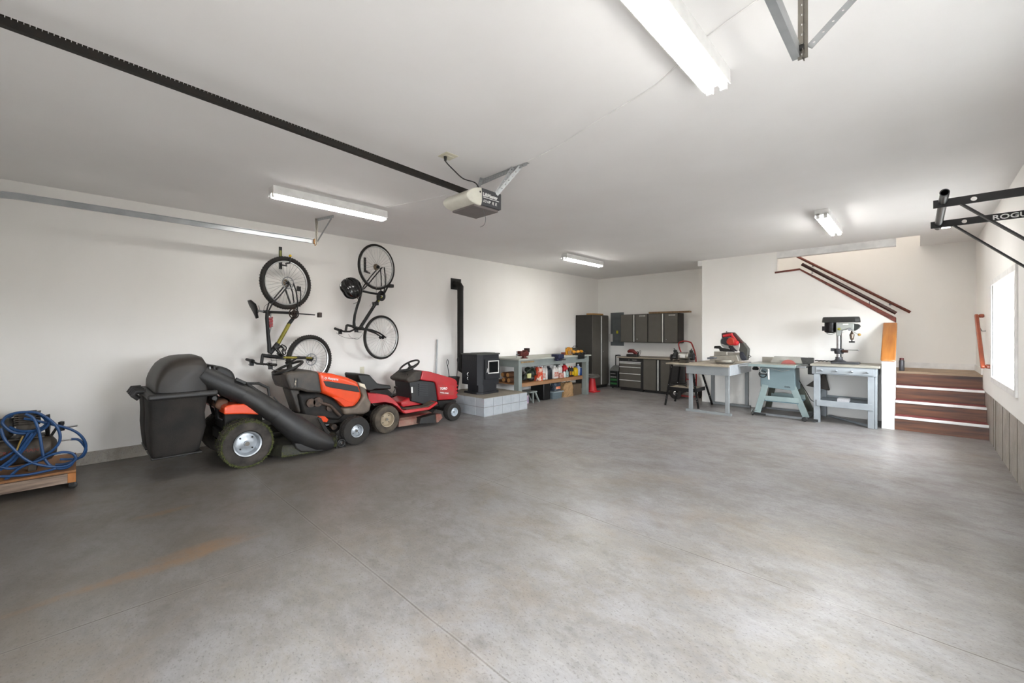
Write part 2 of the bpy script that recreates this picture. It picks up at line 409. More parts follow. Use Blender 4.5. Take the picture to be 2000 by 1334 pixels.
# newel wall beside the lowest steps
nx0, nx1 = -.367, -.232
struct('wall_newel', MB().prism([(nx0, 7.95, 0), (nx0, 8.6, 0), (nx0, 8.6, 1.40), (nx0, 7.95, .95)], (nx1-nx0, 0, 0)), WHT, smooth=False)
cap = thing('newel_cap', (-.3, 7.95, .94), 'honey coloured sloping wooden cap on the white half wall beside the steps', 'wall cap')
def capring(y, z, ch):
    a, b_ = nx0-.012, nx1+.012
    return [(a+ch, y, z), (a, y, z), (a, y, z), (a+ch, y, z)]
pl = [(7.93, .945), (7.93, .975), (8.56, 1.512), (8.598, 1.512), (8.598, 1.43)]
MB().prism([(nx0-.012, y, z) for y, z in pl], (nx1-nx0+.024, 0, 0)).build('cap_board', YWOOD, cap, bevel=.012, seg=1)
# staircase
st = thing('staircase', (.2, 7.95, 0), 'four dark stained wooden steps with white nosings leading up to a landing', 'stairs')
sx0, sx1 = nx1+.002, XR-.002
ys = (7.965, 8.2, 8.44, 8.68); zs = (.19, .385, .58, .775)
CARP = mat('red_tread_paint', '8a4444', .8, col2='6f3a38', scale=20, amt=.6)
for i in range(4):
    MB().box((sx0, ys[i]+.012, zs[i]-.195 if i else 0), (sx1, ys[i]+.032, zs[i]-.03)).build('riser', STAINW, st)
    if i < 3:
        tr = MB().box((sx0, ys[i]+.02, zs[i]-.03), (sx1, ys[i+1]+.02, zs[i])).build('tread', CARP, st)
        MB().box((sx0, ys[i]-.012, zs[i]-.032), (sx1, ys[i]+.02, zs[i]+.002)).build('nosing', TRIM, tr, bevel=.004)
LAND = mat('landing_vinyl', 'a18a72', .6, col2='8c7660', scale=6, amt=.7)
MB().box((nx0-.9, 8.705, zs[3]-.03), (sx1, YB-.002, zs[3])).box((sx0, ys[3]-.008, zs[3]-.03), (sx1, 8.705, zs[3])).build('landing', LAND, st)
struct('baseboard_back', MB().box((nx0-.9, YB-.014, zs[3]), (XR, YB, zs[3]+.09)), TRIM)
struct('baseboard_landing', MB().box((XR-.014, 8.72, zs[3]), (XR, YB-.014, zs[3]+.09)), TRIM)
# hand rails
def rail(name, pts, r, label, brk, rr=None, m=CHERRY):
    t = thing(name, pts[0], label, 'handrail')
    MB().tube(pts, r, 12).build('rail', m, t)
    for a, b_ in brk: MB().tube([a, (Vector(a)+Vector(b_))/2+Vector((0, 0, -.02)), b_], .006, 6).cyl(Vector(b_), Vector(b_)+(Vector(b_)-Vector(a)).normalized()*.004, .02).build('bracket', GMET, t)
    return t
d = Vector((xe-xc, 0, 1.545-2.44)).normalized(); DKR = mat('dark_cherry_wood', '4c2018', .35, col2='351410', scale=3, stretch=(1,1,9), coat=.3)
a = Vector((xc+.02, Y1+.06, 2.54)); e = Vector((xe, Y1+.06, 1.655))
rail('handrail', [a, e], .026, 'dark cherry handrail carried just above the sloping half wall cap', [(a+(e-a)*.12-Vector((0,0,.02)), a+(e-a)*.12-Vector((0,0,.07))), (a+(e-a)*.74-Vector((0,0,.02)), a+(e-a)*.74-Vector((0,0,.07)))], m=DKR)
a = U(1545, 495, Y=9.58); e = U(1778, 610, Y=9.58)
rail('handrail', [a, e], .022, 'long reddish handrail fixed to the far wall of the stairwell', [(a+(e-a)*.2, Vector((a.x*.8+e.x*.2, YB-.004, (a.z*.8+e.z*.2)-.03))), (a+(e-a)*.85, Vector((a.x*.15+e.x*.85, YB-.004, (a.z*.15+e.z*.85)-.03)))])
p = [(XR-.004, 8.47, 1.585), (XR-.075, 8.47, 1.585), (XR-.075, 7.70, .945), (XR-.004, 7.70, .945)]
rr = thing('handrail', p[0], 'short cherry grab rail on the right wall beside the window', 'handrail')
g = MB().beam(p[0], (XR-.055, 8.47, 1.585), .045, .05).beam((XR-.075, 8.49, 1.60), (XR-.075, 7.68, .93), .042, .042).beam((XR-.055, 7.70, .945), p[3], .045, .05)
g.build('rail', mat('red_cherry_wood', '9a4a2c', .3, col2='7c3420', scale=3, stretch=(1,1,6), coat=.4), rr, bevel=.014, seg=3)
MB().tube([(XR-.06, 8.3, 1.43), (XR-.04, 8.28, 1.38), (XR-.005, 8.28, 1.38)], .006, 6).build('bracket', GMET, rr)
# ceiling can light
cl = thing('recessed_light', (.27, 8.2, ZC), 'small round recessed light in the ceiling near the stairs', 'ceiling light')
MB().lathe((.27, 8.2, ZC-.004), (0,0,1), [(.05,0),(.085,0),(.085,.004),(.05,.004)], closed=True).build('trim_ring', TRIM, cl)
MB().lathe((.27, 8.2, ZC-.003), (0,0,1), [(0,0),(.05,0),(.05,.0028),(0,.0028)]).build('lens', mat('lit_lens', 'ffffff', .4, emit=6), cl)
# ---------------------------------------------------------------- fluorescent fixtures
FIX = mat('white_enamel', 'f2f2f0', .35)
def fixture(x, y, label, TUBE=TUBE):
    t = thing('fluorescent_light', (x, y, ZC), label, 'ceiling light', 'twin tube fluorescent lights on the ceiling')
    MB().prism([(x-.066, y-.61, ZC), (x-.070, y-.61, ZC-.083), (x-.066, y-.61, ZC-.083), (x-.058, y-.61, ZC-.066), (x+.058, y-.61, ZC-.066), (x+.066, y-.61, ZC-.083), (x+.070, y-.61, ZC-.083), (x+.066, y-.61, ZC)], (0, 1.22, 0)).build('housing', FIX, t, smooth=False)
    for sx in (-1, 1):
        MB().cyl((x+sx*.036, y-.59, ZC-.088), (x+sx*.036, y+.59, ZC-.088), .0165, n=14).build('tube', TUBE, t)
        for sy in (-1, 1): MB().box((x+sx*.036-.018, y+sy*.6-.01, ZC-.108), (x+sx*.036+.018, y+sy*.6+.01, ZC-.04)).build('socket', FIX, t, bevel=.004)
    return t
fa = fixture(-4.56, 1.93, 'twin tube light above the two wall hung bicycles')
moved(fa, (-.80, 1.86, ZC), 'largest twin tube light, cut off by the top of the frame')
fb_ = fixture(-4.60, 6.73, 'small distant twin tube light near the back left corner above the workbench', TUBE2)
moved(fb_, (-.80, 6.60, ZC), 'twin tube light seen end on nearest the stairwell')
# lamp cord across the ceiling
cz = ZC-.004
cp = [(-.47, 1.98), (-.60, 2.05), (-.74, 2.11)]
tag(MB().tube(spline([U(1480, 0, Z=cz), U(1440, 28, Z=cz), U(1381, 72, Z=cz)]), .004, 6).build('light_cord', TRIM), 'thin white cord on the ceiling right of the largest light', 'cord')
tag(MB().tube(spline([U(1333, 117, Z=cz), U(1318, 132, Z=cz), U(1275, 170, Z=cz), U(1190, 222, Z=cz), U(1150, 246, Z=cz), U(1085, 288, Z=cz), U(1028, 316, Z=cz)]), .004, 6).build('light_cord', TRIM), 'long white cord taped to the ceiling between largest light and door opener', 'cord')
tag(MB().tube(spline([U(900, 372, Z=cz), U(840, 388, Z=cz), U(752, 405, Z=cz)]), .003, 6).build('light_cord', TRIM), 'short white cord on the ceiling between opener and light over the bicycles', 'cord')
# ---------------------------------------------------------------- garage door opener
op = thing('garage_door_opener', (-2.76, 2.45, ZC), 'grey and white chain drive opener hung from the middle of the ceiling', 'garage door opener')
ox0, ox1, oy0, oy1, oz0, oz1 = -2.93, -2.6, 2.325, 2.56, 2.41, 2.56
OGR = mat('opener_grey', '55565a', .5)
MB().box((ox0, oy0+.01, oz0+.008), (ox1, oy1, oz1)).build('motor_housing', OGR, op, bevel=.008)
pr = [(oy0+.012, oz0), (oy0-.03, oz0-.001), (oy0-.11, oz0+.012), (oy0-.15, oz0+.04), (oy0-.15, oz0+.075), (oy0-.10, oz0+.12), (oy0-.01, oz1-.0), (oy0+.012, oz1)]
pr = smoothpoly([Vector((0, a, b_)) for a, b_ in pr], 1)
MB().prism([(ox0+.005, v.y, v.z) for v in pr], (ox1-ox0-.004, 0, 0)).build('lamp_cover', mat('yellowed_lens', 'dfddd0', .35), op, bevel=.008)
MB().box((ox0+.02, oy0-.06, oz0-.012), (ox1-.02, oy1-.02, oz0+.01)).build('bottom_plate', mat('opener_base', '77706e', .6), op, bevel=.004)
MB().cyl((ox1-.004, oy0-.012, oz1-.04), (ox1+.002, oy0-.012, oz1-.04), .008).build('release_button', BLK, op)
rz0, rzs = 2.563, -.043
ya, yb = YF+.02, oy0+.12
RAILM = mat('black_rail', '2b2a27', .5, .4, col2='3b3228', scale=20)
def rz(y): return 2.545+(2.33-y)*.043
MB().beam((-2.76, ya, rz(ya)), (-2.76, yb, rz(yb)), .03, .034).build('rail', RAILM, op)
ch = MB(); y = ya; k = 0
while y < yb-.05:
    ch.box((-2.772, y, rz(y)+.0175), (-2.768, y+.015, rz(y)+.0265)).box((-2.752, y, rz(y)+.0175), (-2.748, y+.015, rz(y)+.0265))
    y += .0175
ch.build('chain', mat('chain_steel', '3a352e', .45, .7), op, smooth=False)
for (pa, pb) in (((-2.90, 2.60, ZC-.004), (-2.90, 2.5, oz1)), ((-2.52, 2.62, ZC-.006), (-2.60, 2.5, oz1-.01)), ((-2.44, 2.64, ZC-.006), (-2.60, 2.5, oz1-.02))):
    m_ = MB(); strip(m_, pa, pb, .032, (1, -.6, 0), holes=7, hr=.006); m_.build('hanger_strap', STEEL, op, smooth=False)
m_ = MB(); strip(m_, (-2.96, 2.64, ZC-.03), (-2.36, 2.625, ZC-.012), .034, (0, -1, 0), holes=17, hr=.006); strip(m_, (-2.96, 2.64, ZC-.003), (-2.36, 2.64, ZC-.003), .034, (0, 0, 1), holes=17, hr=.006)
m_.build('ceiling_angle', STEEL, op, smooth=False)
lettering('LiftMaster', (ox1+.001, oy0+.018, oz1-.065), (0,1,0), (0,0,1), .042, LETW, op, bold=.0012, squash=.98)
MB().box((ox1, oy0+.02, oz1-.078), (ox1+.0015, oy1-.03, oz1-.073)).build('logo_bar', LETW, op)
lettering('1/2 HP', (ox1+.001, oy0+.018, oz0+.035), (0,1,0), (0,0,1), .03, LETW, op, shear=.3, bold=.0005)
lettering('R R', (ox1+.001, oy0+.12, oz0+.03), (0,1,0), (0,0,1), .04, LETW, op, shear=.2)
pc = Vector((-2.74, 2.09, ZC))
ou = thing('ceiling_outlet', pc, 'square cream outlet plate on the ceiling beside the opener', 'outlet')
CREAM = mat('cream_plastic', 'ddd9c4', .45)
MB().box(pc+Vector((-.06,-.06,-.006)), pc+Vector((.06,.06,0))).build('cover_plate', CREAM, ou, bevel=.003)
MB().box(pc+Vector((-.022,-.045,-.009)), pc+Vector((.022,.045,-.005))).build('receptacle', CREAM, ou, bevel=.002)
cd = [pc+Vector((-.01,-.02,-.01)), pc+Vector((-.01,-.02,-.045)), U(886, 332, Y=2.15), U(905, 349, Y=2.25), U(928, 357, Y=2.36), Vector((-2.70, 2.40, oz1+.02)), Vector((-2.70, 2.44, oz1))]
oc = MB().tube(spline(cd), .005, 8).build('power_cord', BLK, op)
MB().cyl(cd[0], cd[0]+Vector((0,0,-.035)), .014, .009).build('plug', BLK, oc)
tag(MB().tube(spline([Vector((-2.66, 2.4, oz0-.01)), Vector((-2.65, 2.42, oz0-.08)), Vector((-2.67, 2.42, oz0-.13)), Vector((-2.70,2.40, oz0-.15))]), .0022, 5).build('antenna_wire', GMET, op))
# ---------------------------------------------------------------- door tracks
def track(x, yend, zt, sgn, label):
    t = thing('garage_door_track', (x, yend, ZC), label, 'door track')
    R = .40; pts = [(yend, zt)] + [(-.34, zt)]
    for k in range(1, 9): a = k/8*pi/2; pts.append((-.34-R*sin(a)*1.4, zt-R*(1-cos(a))))
    pts.append((pts[-1][0]-.012, .05))
    m_ = MB(); w = .028*sgn
    for dz, dx0, dx1 in ((0, 0, 0),):
        prof = [(-.0, -.027), (w, -.027), (w, -.024), (.003*sgn, -.024), (.003*sgn, .024), (w, .024), (w, .027), (0, .027)]
        rings = []
        for i, (y, z) in enumerate(pts):
            a = pts[max(i-1, 0)]; b_ = pts[min(i+1, len(pts)-1)]; ty, tz = b_[0]-a[0], b_[1]-a[1]; l = math.hypot(ty, tz); ny, nz = -tz/l, ty/l
            rings.append([(x+px, y+ny*pz, z+nz*pz) for px, pz in prof])
        m_.loft(rings)
    m_.build('track_channel', STEEL, t, smooth=False)
    return t
tl = track(-5.47, 2.09, 2.505, 1, 'long galvanised door track running along the left wall near the ceiling')
BR = Vector((-5.47, 2.07, 2.50))
def hanger(t, x, y, z, dx):
    m_ = MB(); strip(m_, (x, y, z-.04), (x, y, ZC-.002), .034, (0, -1, 0), holes=8, hr=.0065); strip(m_, (x, y, z-.04), (x, y, ZC-.002), .034, (1, 0, 0), holes=8, hr=.0065); m_.build('hanger_angle', mat('bracket_steel', '8f8a82', .4, .8), t, smooth=False)
    m_ = MB(); strip(m_, (x+dx*.02, y+.005, z+.0), (x+dx*.26, y+.08, ZC-.03), .028, (0, -1, 0), holes=8, hr=.005); m_.build('brace', STEEL, t, smooth=False)
    m_ = MB(); strip(m_, (x, y, ZC-.018), (x+dx*.32, y+.08, ZC-.018), .034, (0, -1, 0), holes=8, hr=.006); m_.build('ceiling_angle', STEEL, t, smooth=False)
hanger(tl, -5.47+.045, 2.085, 2.5, 1)
MB().box((-5.475, 2.06, 2.472), (-5.43, 2.10, 2.535)).cyl((-5.45, 2.08, 2.45), (-5.45, 2.08, 2.475), .008).build('end_bolt', mat('rusty_brass', 'b98752', .5, .6), tl, bevel=.003)
tr_ = track(-.345, 2.06, 2.505, -1, 'galvanised door track end hanging at top of frame right of largest light')
hanger(tr_, -.335, 2.05, 2.505, 1)
MB().cyl((-.36, 2.04, 2.51), (-.33, 2.04, 2.51), .011).build('bolt', BLK, tr_)
# ---------------------------------------------------------------- pull-up bar
pu = thing('pull_up_bar', (XR, 4.4, 2.25), 'black wall mounted pull-up bar frame beside the window', 'pull-up bar')
PB = mat('black_powder_coat', '1c1c1e', .45)
zp = 2.24; ya_, yb_ = 4.12, 4.90
def arm(y, nm):
    x0 = .078; hc = [x0+.28]
    m_ = MB()
    p0 = Vector((x0, y, zp)); K = 16; t_ = .006; hw = .027; ho = x0+.19; hr = .015
    m_.box((x0, y-t_, zp-hw), (ho-hw, y+t_, zp+hw)).box((ho+hw, y-t_, zp-hw), (XR-.007, y+t_, zp+hw))
    for s_ in (-1, 1):
        R1 = []; O1 = []
        for k in range(K):
            a = 2*pi*k/K; ux, uz = cos(a), sin(a); q = max(abs(ux), abs(uz))
            R1.append(m_.b.verts.new((ho+ux*hr, y+s_*t_, zp+uz*hr))); O1.append(m_.b.verts.new((ho+ux/q*hw, y+s_*t_, zp+uz/q*hw)))
        for k in range(K): m_.b.faces.new((R1[k], R1[(k+1)%K], O1[(k+1)%K], O1[k]))
        if s_ == -1: Rp = R1
        else:
            for k in range(K): m_.b.faces.new((R1[k], R1[(k+1)%K], Rp[(k+1)%K], Rp[k]))
    m_.box((ho-hw, y-t_, zp+hw-.0015), (ho+hw, y+t_, zp+hw)).box((ho-hw, y-t_, zp-hw), (ho+hw, y+t_, zp-hw+.0015))
    return m_.build(nm, PB, pu, smooth=False)
for y in (ya_, yb_):
    am = arm(y, 'arm')
    MB().beam((.078+.13, y, zp-.02), (XR-.012, y, zp-.46), .011, .045, up=(0,1,0)).build('brace', PB, pu)
lettering('ROGUE', (.078+.335, yb_-.0085, zp-.018), (1,0,0), (0,0,1), .05, LETW, am, squash=1.25, bold=.001)
MB().lathe((.125, ya_-.26, zp+.012), (0,1,0), [(.019,0),(.024,0),(.024,1.23),(.019,1.23)], closed=True, n=24).build('grip_bar', mat('raw_steel_bar', '4f5053', .4, .6), pu)
for y in (ya_, yb_): MB().box((XR-.007, y-.05, zp-.52), (XR-.001, y+.05, zp+.1)).build('wall_plate', PB, pu)
# ---------------------------------------------------------------- left wall fittings
wp = U(707, 724, X=XL)
wo = thing('wall_outlet', wp, 'cream outlet on the left wall between the two ride-on mowers', 'outlet')
MB().box(wp+Vector((0,-.035,-.055)), wp+Vector((.006,.035,.06))).build('cover_plate', CREAM, wo, bevel=.002)
MB().box(wp+Vector((.005,-.017,.008)), wp+Vector((.009,.017,.042))).box(wp+Vector((.005,-.017,-.04)), wp+Vector((.009,.017,-.006))).build('receptacle', CREAM, wo, bevel=.002)
fl = thing('stove_pipe', (-6.0, 4.855, .7), 'black stove pipe rising up the left wall behind the stove', 'flue pipe')
FB = mat('matt_black_steel', '26241f', .6, .3)
MB().cyl((-6.0, 4.855, .72), (-6.0, 4.855, 2.14), .056, n=24).build('vertical_pipe', FB, fl)
MB().tube([(-6.0, 4.855, 2.12), (-6.0, 4.855, 2.19), (-6.045, 4.85, 2.245), (-6.12, 4.845, 2.26)], [.056,.062,.062,.058], 20).build('elbow', FB, fl)
MB().box((XL+.001, 4.74, 2.155), (XL+.01, 4.98, 2.36)).build('wall_plate', FB, fl, bevel=.003)
MB().tube([(-6.0, 4.855, .76), (-6.0, 4.855, .70), (-5.93, 4.9, .655), (-5.804, 4.97, .65)], .054, 18).build('lower_elbow', FB, fl)
tag(MB().tube([(-6.06, 4.36, 0.0), (-6.09, 4.385, .62), (-6.115, 4.425, 1.24)], .014, 10).build('conduit_pipe', STEEL), 'thin galvanised pipe leaning on the left wall behind the red mower', 'pipe')
# hearth of blocks
hb = thing('hearth', (-5.55, 5.03, 0), 'low platform of pale grey concrete blocks under the stove', 'hearth')
hx0, hx1, hy0, hy1, hz = XL+.015, -4.99, 4.52, 5.56, .305
nb = 0
for row in range(2):
    z0 = .01+row*.148; z1 = z0+.140
    for i in range(5):
        y0 = hy0+i*(hy1-hy0)/5; MB().box((hx1-.2, y0+.003, z0), (hx1, y0+(hy1-hy0)/5-.003, z1)).build('block', BLOCK, hb, bevel=.004)
    for i in range(3):
        x0 = hx0+i*(hx1-.2-hx0)/3; MB().box((x0+.003, hy0, z0), (x0+(hx1-.2-hx0)/3-.003, hy0+.2, z1)).build('block', BLOCK, hb, bevel=.004)
MB().box((hx0, hy0+.006, 0), (hx1-.006, hy1-.003, .297)).build('mortar', mat('mortar', '8d8c88', .9), hb)
MB().box((hx0, hy0+.01, .297), (hx1-.01, hy1-.01, hz)).build('dusty_top', mat('dusty_block_top', '8d8577', .85, col2='777067', scale=6, amt=.7), hb)
# stove
sv = thing('pellet_stove', (-5.57, 4.99, hz), 'black pellet stove with a square silver framed window on the block hearth', 'stove')
SB = mat('stove_black', '2c2d32', .5, .3, col2='24252a', scale=12)
bx0, bx1, by0, by1 = -5.8, -5.33, 4.73, 5.25
def chpoly(x0, x1, y0, y1, c, z): return [(x0, y0, z), (x1-c, y0, z), (x1, y0+c, z), (x1, y1-c, z), (x1-c, y1, z), (x0, y1, z)]
MB().prism(chpoly(bx0, bx1, by0, by1, .07, .46), (0, 0, .52)).build('body', SB, sv, smooth=False)
MB().prism(chpoly(bx0-.01, bx1+.015, by0-.015, by1+.015, .07, .98), (0, 0, .018)).build('top_plate', mat('dusty_stove_top', '54564f', .6, .2), sv, smooth=False)
MB().box((bx0+.12, by0+.1, .998), (bx1-.08, by1-.08, 1.008)).build('hopper_lid', mat('dusty_stove_top'), sv, bevel=.003)
MB().prism(chpoly(bx0+.1, bx1-.03, by0+.05, by1-.04, .06, .34), (0, 0, .12)).build('pedestal', SB, sv, smooth=False)
MB().prism(chpoly(bx0+.06, bx1+.005, by0, by1, .08, hz), (0, 0, .035)).build('base_plate', SB, sv, smooth=False)
dr = MB().box((bx1, by0+.11, .56), (bx1+.022, by1-.06, .90)).build('door', SB, sv, bevel=.004)
m_ = MB(); wy, wY, wz, wZ = 4.92, 5.14, .67, .86
for a, b_ in (((wy-.018, wz-.018), (wY+.018, wz)), ((wy-.018, wZ), (wY+.018, wZ+.018)), ((wy-.018, wz), (wy, wZ)), ((wY, wz), (wY+.018, wZ))): m_.box((bx1+.02, a[0], a[1]), (bx1+.03, b_[0], b_[1]))
m_.build('window_frame', HND, dr)
MB().box((bx1+.02, wy, wz), (bx1+.024, wY, wZ)).build('glass', DGLASS, dr)
MB().tube([(bx1+.02, 4.87, .76), (bx1+.05, 4.865, .74), (bx1+.055, 4.85, .68)], .008, 8).build('handle', CHR, dr)
for yy, zz in ((by0-.002, .62), (by0-.002, .55)):
    MB().tube(spline([(-5.62, yy, zz+.05), (-5.63, yy-.02, zz+.02), (-5.61, yy-.02, zz), (-5.62, yy, zz-.03)]), .005, 6).build('latch', CHR, sv)
m_ = MB()
for k in range(7): m_.box((bx0+.08+k*.045, by0-.002, .88), (bx0+.1+k*.045, by0+.01, .95))
m_.build('side_grille', BLK, sv)
# ash bucket with fire tools
ab = U(891, 752, X=-5.95)
bk = thing('ash_bucket', (-5.95, 4.66, hz), 'black ash bucket holding fire tools behind the red mower', 'bucket')
MB().lathe((-5.95, 4.66, hz), (0,0,1), [(0,0),(.075,0),(.11,.26),(.113,.26),(.113,.27),(.10,.27),(.07,.01),(0,.01)], 24).build('pail', BLK, bk)
for dx, dy, h, k in ((-.03, -.03, .58, 0), (.03, .02, .62, 1)):
    fo = thing('fire_tool', (-5.95+dx, 4.66+dy, hz+.02), ('dark iron fire tool leaning left in the ash bucket', 'dark iron fire tool leaning right in the ash bucket')[k], 'fire tool')
    MB().tube([(-5.95+dx, 4.66+dy, hz+.02), (-5.95+dx*1.6, 4.66+dy*3.2, hz+h-.1)], .006, 8).build('shaft', BMET, fo)
    MB().tube(spline([(-5.95+dx*1.6, 4.66+dy*3.2, hz+h-.12), (-5.95+dx*1.6-.01, 4.66+dy*3.2-.012, hz+h-.05), (-5.95+dx*1.6, 4.66+dy*3.2, hz+h), (-5.95+dx*1.6+.01, 4.66+dy*3.2+.012, hz+h-.05), (-5.95+dx*1.6, 4.66+dy*3.2, hz+h-.12)]), .005, 6).build('handle', BMET, fo)

hl_ = bpy.data.lights.new('stairwell_fill_lamp', 'POINT'); hl_.energy = 4.5; hl_.shadow_soft_size = .12; hl_.color = (1, .93, .88)  # unseen lamp added to brighten the stairwell wall
ho_ = bpy.data.objects.new('stairwell_fill_lamp', hl_); COL.objects.link(ho_); ho_.location = (-1.2, 9.1, 4.4)
# ================================================================= RIDE-ON MOWERS
def tyre(name, c, r, w, rimr, parent, treadm, sgn=1, lugs=26, rimm=None, grassy=False, dirt_and_shade=None):
    """wheel whose outer side faces sgn*x; a tyre with tread lugs, a dished rim and a hub"""
    c = Vector(c); hw = w/2
    wb = MB().lathe(c, (sgn,0,0), [(rimr*.98, hw*.55), (rimr*1.0, hw*.75), (rimr*1.12, hw*.98), (r*.8, hw), (r*.93, hw*.88), (r*.97, hw*.7), (r*.975, 0), (r*.97, -hw*.7), (r*.93, -hw*.88), (r*.8, -hw), (rimr*1.1, -hw*.98), (rimr, -hw*.5)], 40)
    for k in range(lugs):
        for q in (-1, 0, 1):
            a = 2*pi*(k+(.5 if q == 0 else 0))/lugs; ca, sa = cos(a), sin(a)
            p = c+Vector((q*hw*.6, ca*r*.972, sa*r*.972)); tt = Vector((0, -sa, ca)); nn = Vector((0, ca, sa))
            L_ = pi*r/lugs*.62; sk = q*.35
            vs = []
            for h in (-.006, r*.03):
                for (u, v) in ((-1,-1),(1,-1),(1,1),(-1,1)):
                    pp = p+Vector((u*hw*.27, 0, 0))+tt*(v*L_+u*sk*L_)+nn*(h-abs(q)*(.012 if u*q > 0 else 0)*r/.2)
                    vs.append(wb.b.verts.new(pp))
            f = wb.b.faces.new; f(vs[4:])
            for i in range(4): j = (i+1)%4; f((vs[i], vs[j], vs[4+j], vs[4+i]))
    wh = wb.build(name, treadm, parent)
    rimm = rimm or STEEL
    MB().lathe(c, (sgn,0,0), [(rimr*1.03, hw*.82), (rimr*1.03, hw*.95), (rimr*.93, hw*.9), (rimr*.86, hw*.45), (rimr*.8, hw*.36), (rimr*.55, hw*.42), (rimr*.3, hw*.55), (rimr*.22, hw*.55), (rimr*.2, hw*.75), (0, hw*.78)], 32).build('rim', rimm, wh)
    m_ = MB()
    for k in range(4): a = pi/4+k*pi/2; m_.cyl(c+Vector((sgn*hw*.38, cos(a)*rimr*.62, sin(a)*rimr*.62)), c+Vector((sgn*hw*.47, cos(a)*rimr*.62, sin(a)*rimr*.62)), rimr*.07, n=8)
    m_.build('rim_hole', BLK, wh)
    MB().cyl(c+Vector((sgn*hw*.7, 0, 0)), c+Vector((sgn*hw*.83, 0, 0)), rimr*.17).build('hub_cap', DIRT, wh)
    return wh
def sup(n, x0, x1, z0, z1, y, e=4, k=28):
    out = []
    for i in range(k):
        a = 2*pi*i/k; ca, sa = cos(a), sin(a)
        out.append(((x0+x1)/2+(x1-x0)/2*(abs(ca)**(2/e))*(1 if ca > 0 else -1), y, (z0+z1)/2+(z1-z0)/2*(abs(sa)**(2/e))*(1 if sa > 0 else -1)))
    return out
def yz(pts, X, s, ox, oy): return [(lambda v: (v.y, v.z))(U(ox+a/s, oy+b_/s, X=X)) for a, b_ in pts]
def side(pts, X, x0, x1, mb=None):
    mb = mb or MB(); return mb.prism([(x0, y, z) for y, z in pts], (x1-x0, 0, 0))
def swheel(c, tilt, r, m, parent, tr=.013, spokes=3, yaw=0):
    """steering wheel tilted back about x by tilt"""
    c = Vector(c); R = Euler((tilt, 0, 0)).to_matrix(); g = lambda a, q, h=0: c+R@Vector((cos(a)*q, sin(a)*q, h))
    w = MB().tube([g(2*pi*k/40, r) for k in range(40)], tr, 10, closed=True)
    for k in range(spokes): a = -pi/2+2*pi*k/spokes; w.tube([g(a, r*.98), g(a, r*.6, -.02), g(a, .02, -.045)], [tr*.9, tr*1.3, tr*1.6], 8)
    w.lathe(g(0,0,-.06), R@Vector((0,0,1)), [(0,0),(.045,0),(.05,.03),(.03,.045),(0,.045)], 20)
    return w.build('steering_wheel', m, parent)
OT = mat('dusty_dark_tyre_rubber', '3a3632', .9, col2='57504a', scale=9, amt=.8, bump=.2)
# ---- orange mower
ZO = lambda pts, X: yz(pts, X, 5.128, 390, 660)
mo = thing('riding_mower', (-5.33, 1.75, 0), 'orange and dark grey ride-on mower with a big black collector chute', 'ride-on mower')
ROFF = mat('dirty_steel_rim', 'aeb3b8', .4, .6, col2='8b8f92', scale=8, amt=.6)
rw = tyre('rear_wheel', (-4.94, 1.19, .237), .237, .22, .122, mo, OT, 1, rimm=ROFF)
tyre('rear_wheel', (-5.74, 1.19, .237), .237, .22, .122, mo, OT, -1, rimm=ROFF)
fw = tyre('front_wheel', (-4.93, 2.345, .172), .172, .15, .075, mo, RUB, 1, lugs=22, rimm=ROFF)
tyre('front_wheel', (-5.68, 2.345, .172), .172, .15, .075, mo, RUB, -1, lugs=22, rimm=ROFF)
# grass stuck to the near rear tyre
gr = MB(); rr_ = random.Random(3)
for k in range(3200):
    a = rr_.uniform(0, 2*pi); q = .237*(.90+.10*rr_.random()**.6); x = -4.94+(.107-.0*q if q < .228 else rr_.uniform(-.09, .108))
    p = Vector((x+.001, 1.19+cos(a)*q, .237+sin(a)*q)); 
    if p.z < .006: continue
    d_ = Vector((rr_.uniform(.2,1)*.01, rr_.uniform(-1,1)*.012, rr_.uniform(-1,1)*.012))+Vector((0, cos(a), sin(a)))*.003; s_ = Vector((0, -sin(a), cos(a)))*.0028
    v = [gr.b.verts.new(p-s_), gr.b.verts.new(p+s_), gr.b.verts.new(p+d_)]; gr.b.faces.new(v)
g_ = gr.build('stuck_grass', mat('dry_cut_grass', '46542c', .9, col2='6a6a3a', scale=40, amt=1), rw, smooth=False); g_['kind'] = 'stuff'
xn = -5.07; xc_ = -5.34; xf_ = -5.61
FR = mat('chassis_black', '201f1e', .7, .2, col2='3a332c', scale=12, amt=.8)
MB().box((-5.52, 1.02, .24), (-5.16, 2.45, .34)).box((-5.6, 1.1, .18), (-5.08, 1.3, .36)).cyl((-5.7, 1.19, .237), (-4.97, 1.19, .237), .03).cyl((-5.66, 2.345, .172), (-4.97, 2.345, .172), .018).box((-5.62, 2.30, .17), (-5.05, 2.38, .22)).box((-5.38, 2.25, .2), (-5.3, 2.5, .34)).build('chassis', FR, mo, bevel=.01)
# rear fender
fe = ZO([(240,705),(262,680),(330,664),(440,660),(540,690),(640,765),(600,768),(420,760),(240,766)], -4.92)
side(fe, 0, -4.90, -5.78).build('fender', ORG, mo, bevel=.035, seg=4)
side(ZO([(150,690),(185,625),(270,612),(300,640),(262,680),(235,745)], -5.05), 0, -5.05, -5.65).build('rear_panel', mat('dusty_brown_plastic', '6b4632', .7, col2='7d6450', scale=8), mo, bevel=.02)
side(ZO([(300,610),(480,620),(560,700),(300,700)], -5.12), 0, -5.12, -5.56).box((-5.56, 1.05, .35), (-5.12, 1.4, .52)).build('seat_pan', FR, mo, bevel=.01)
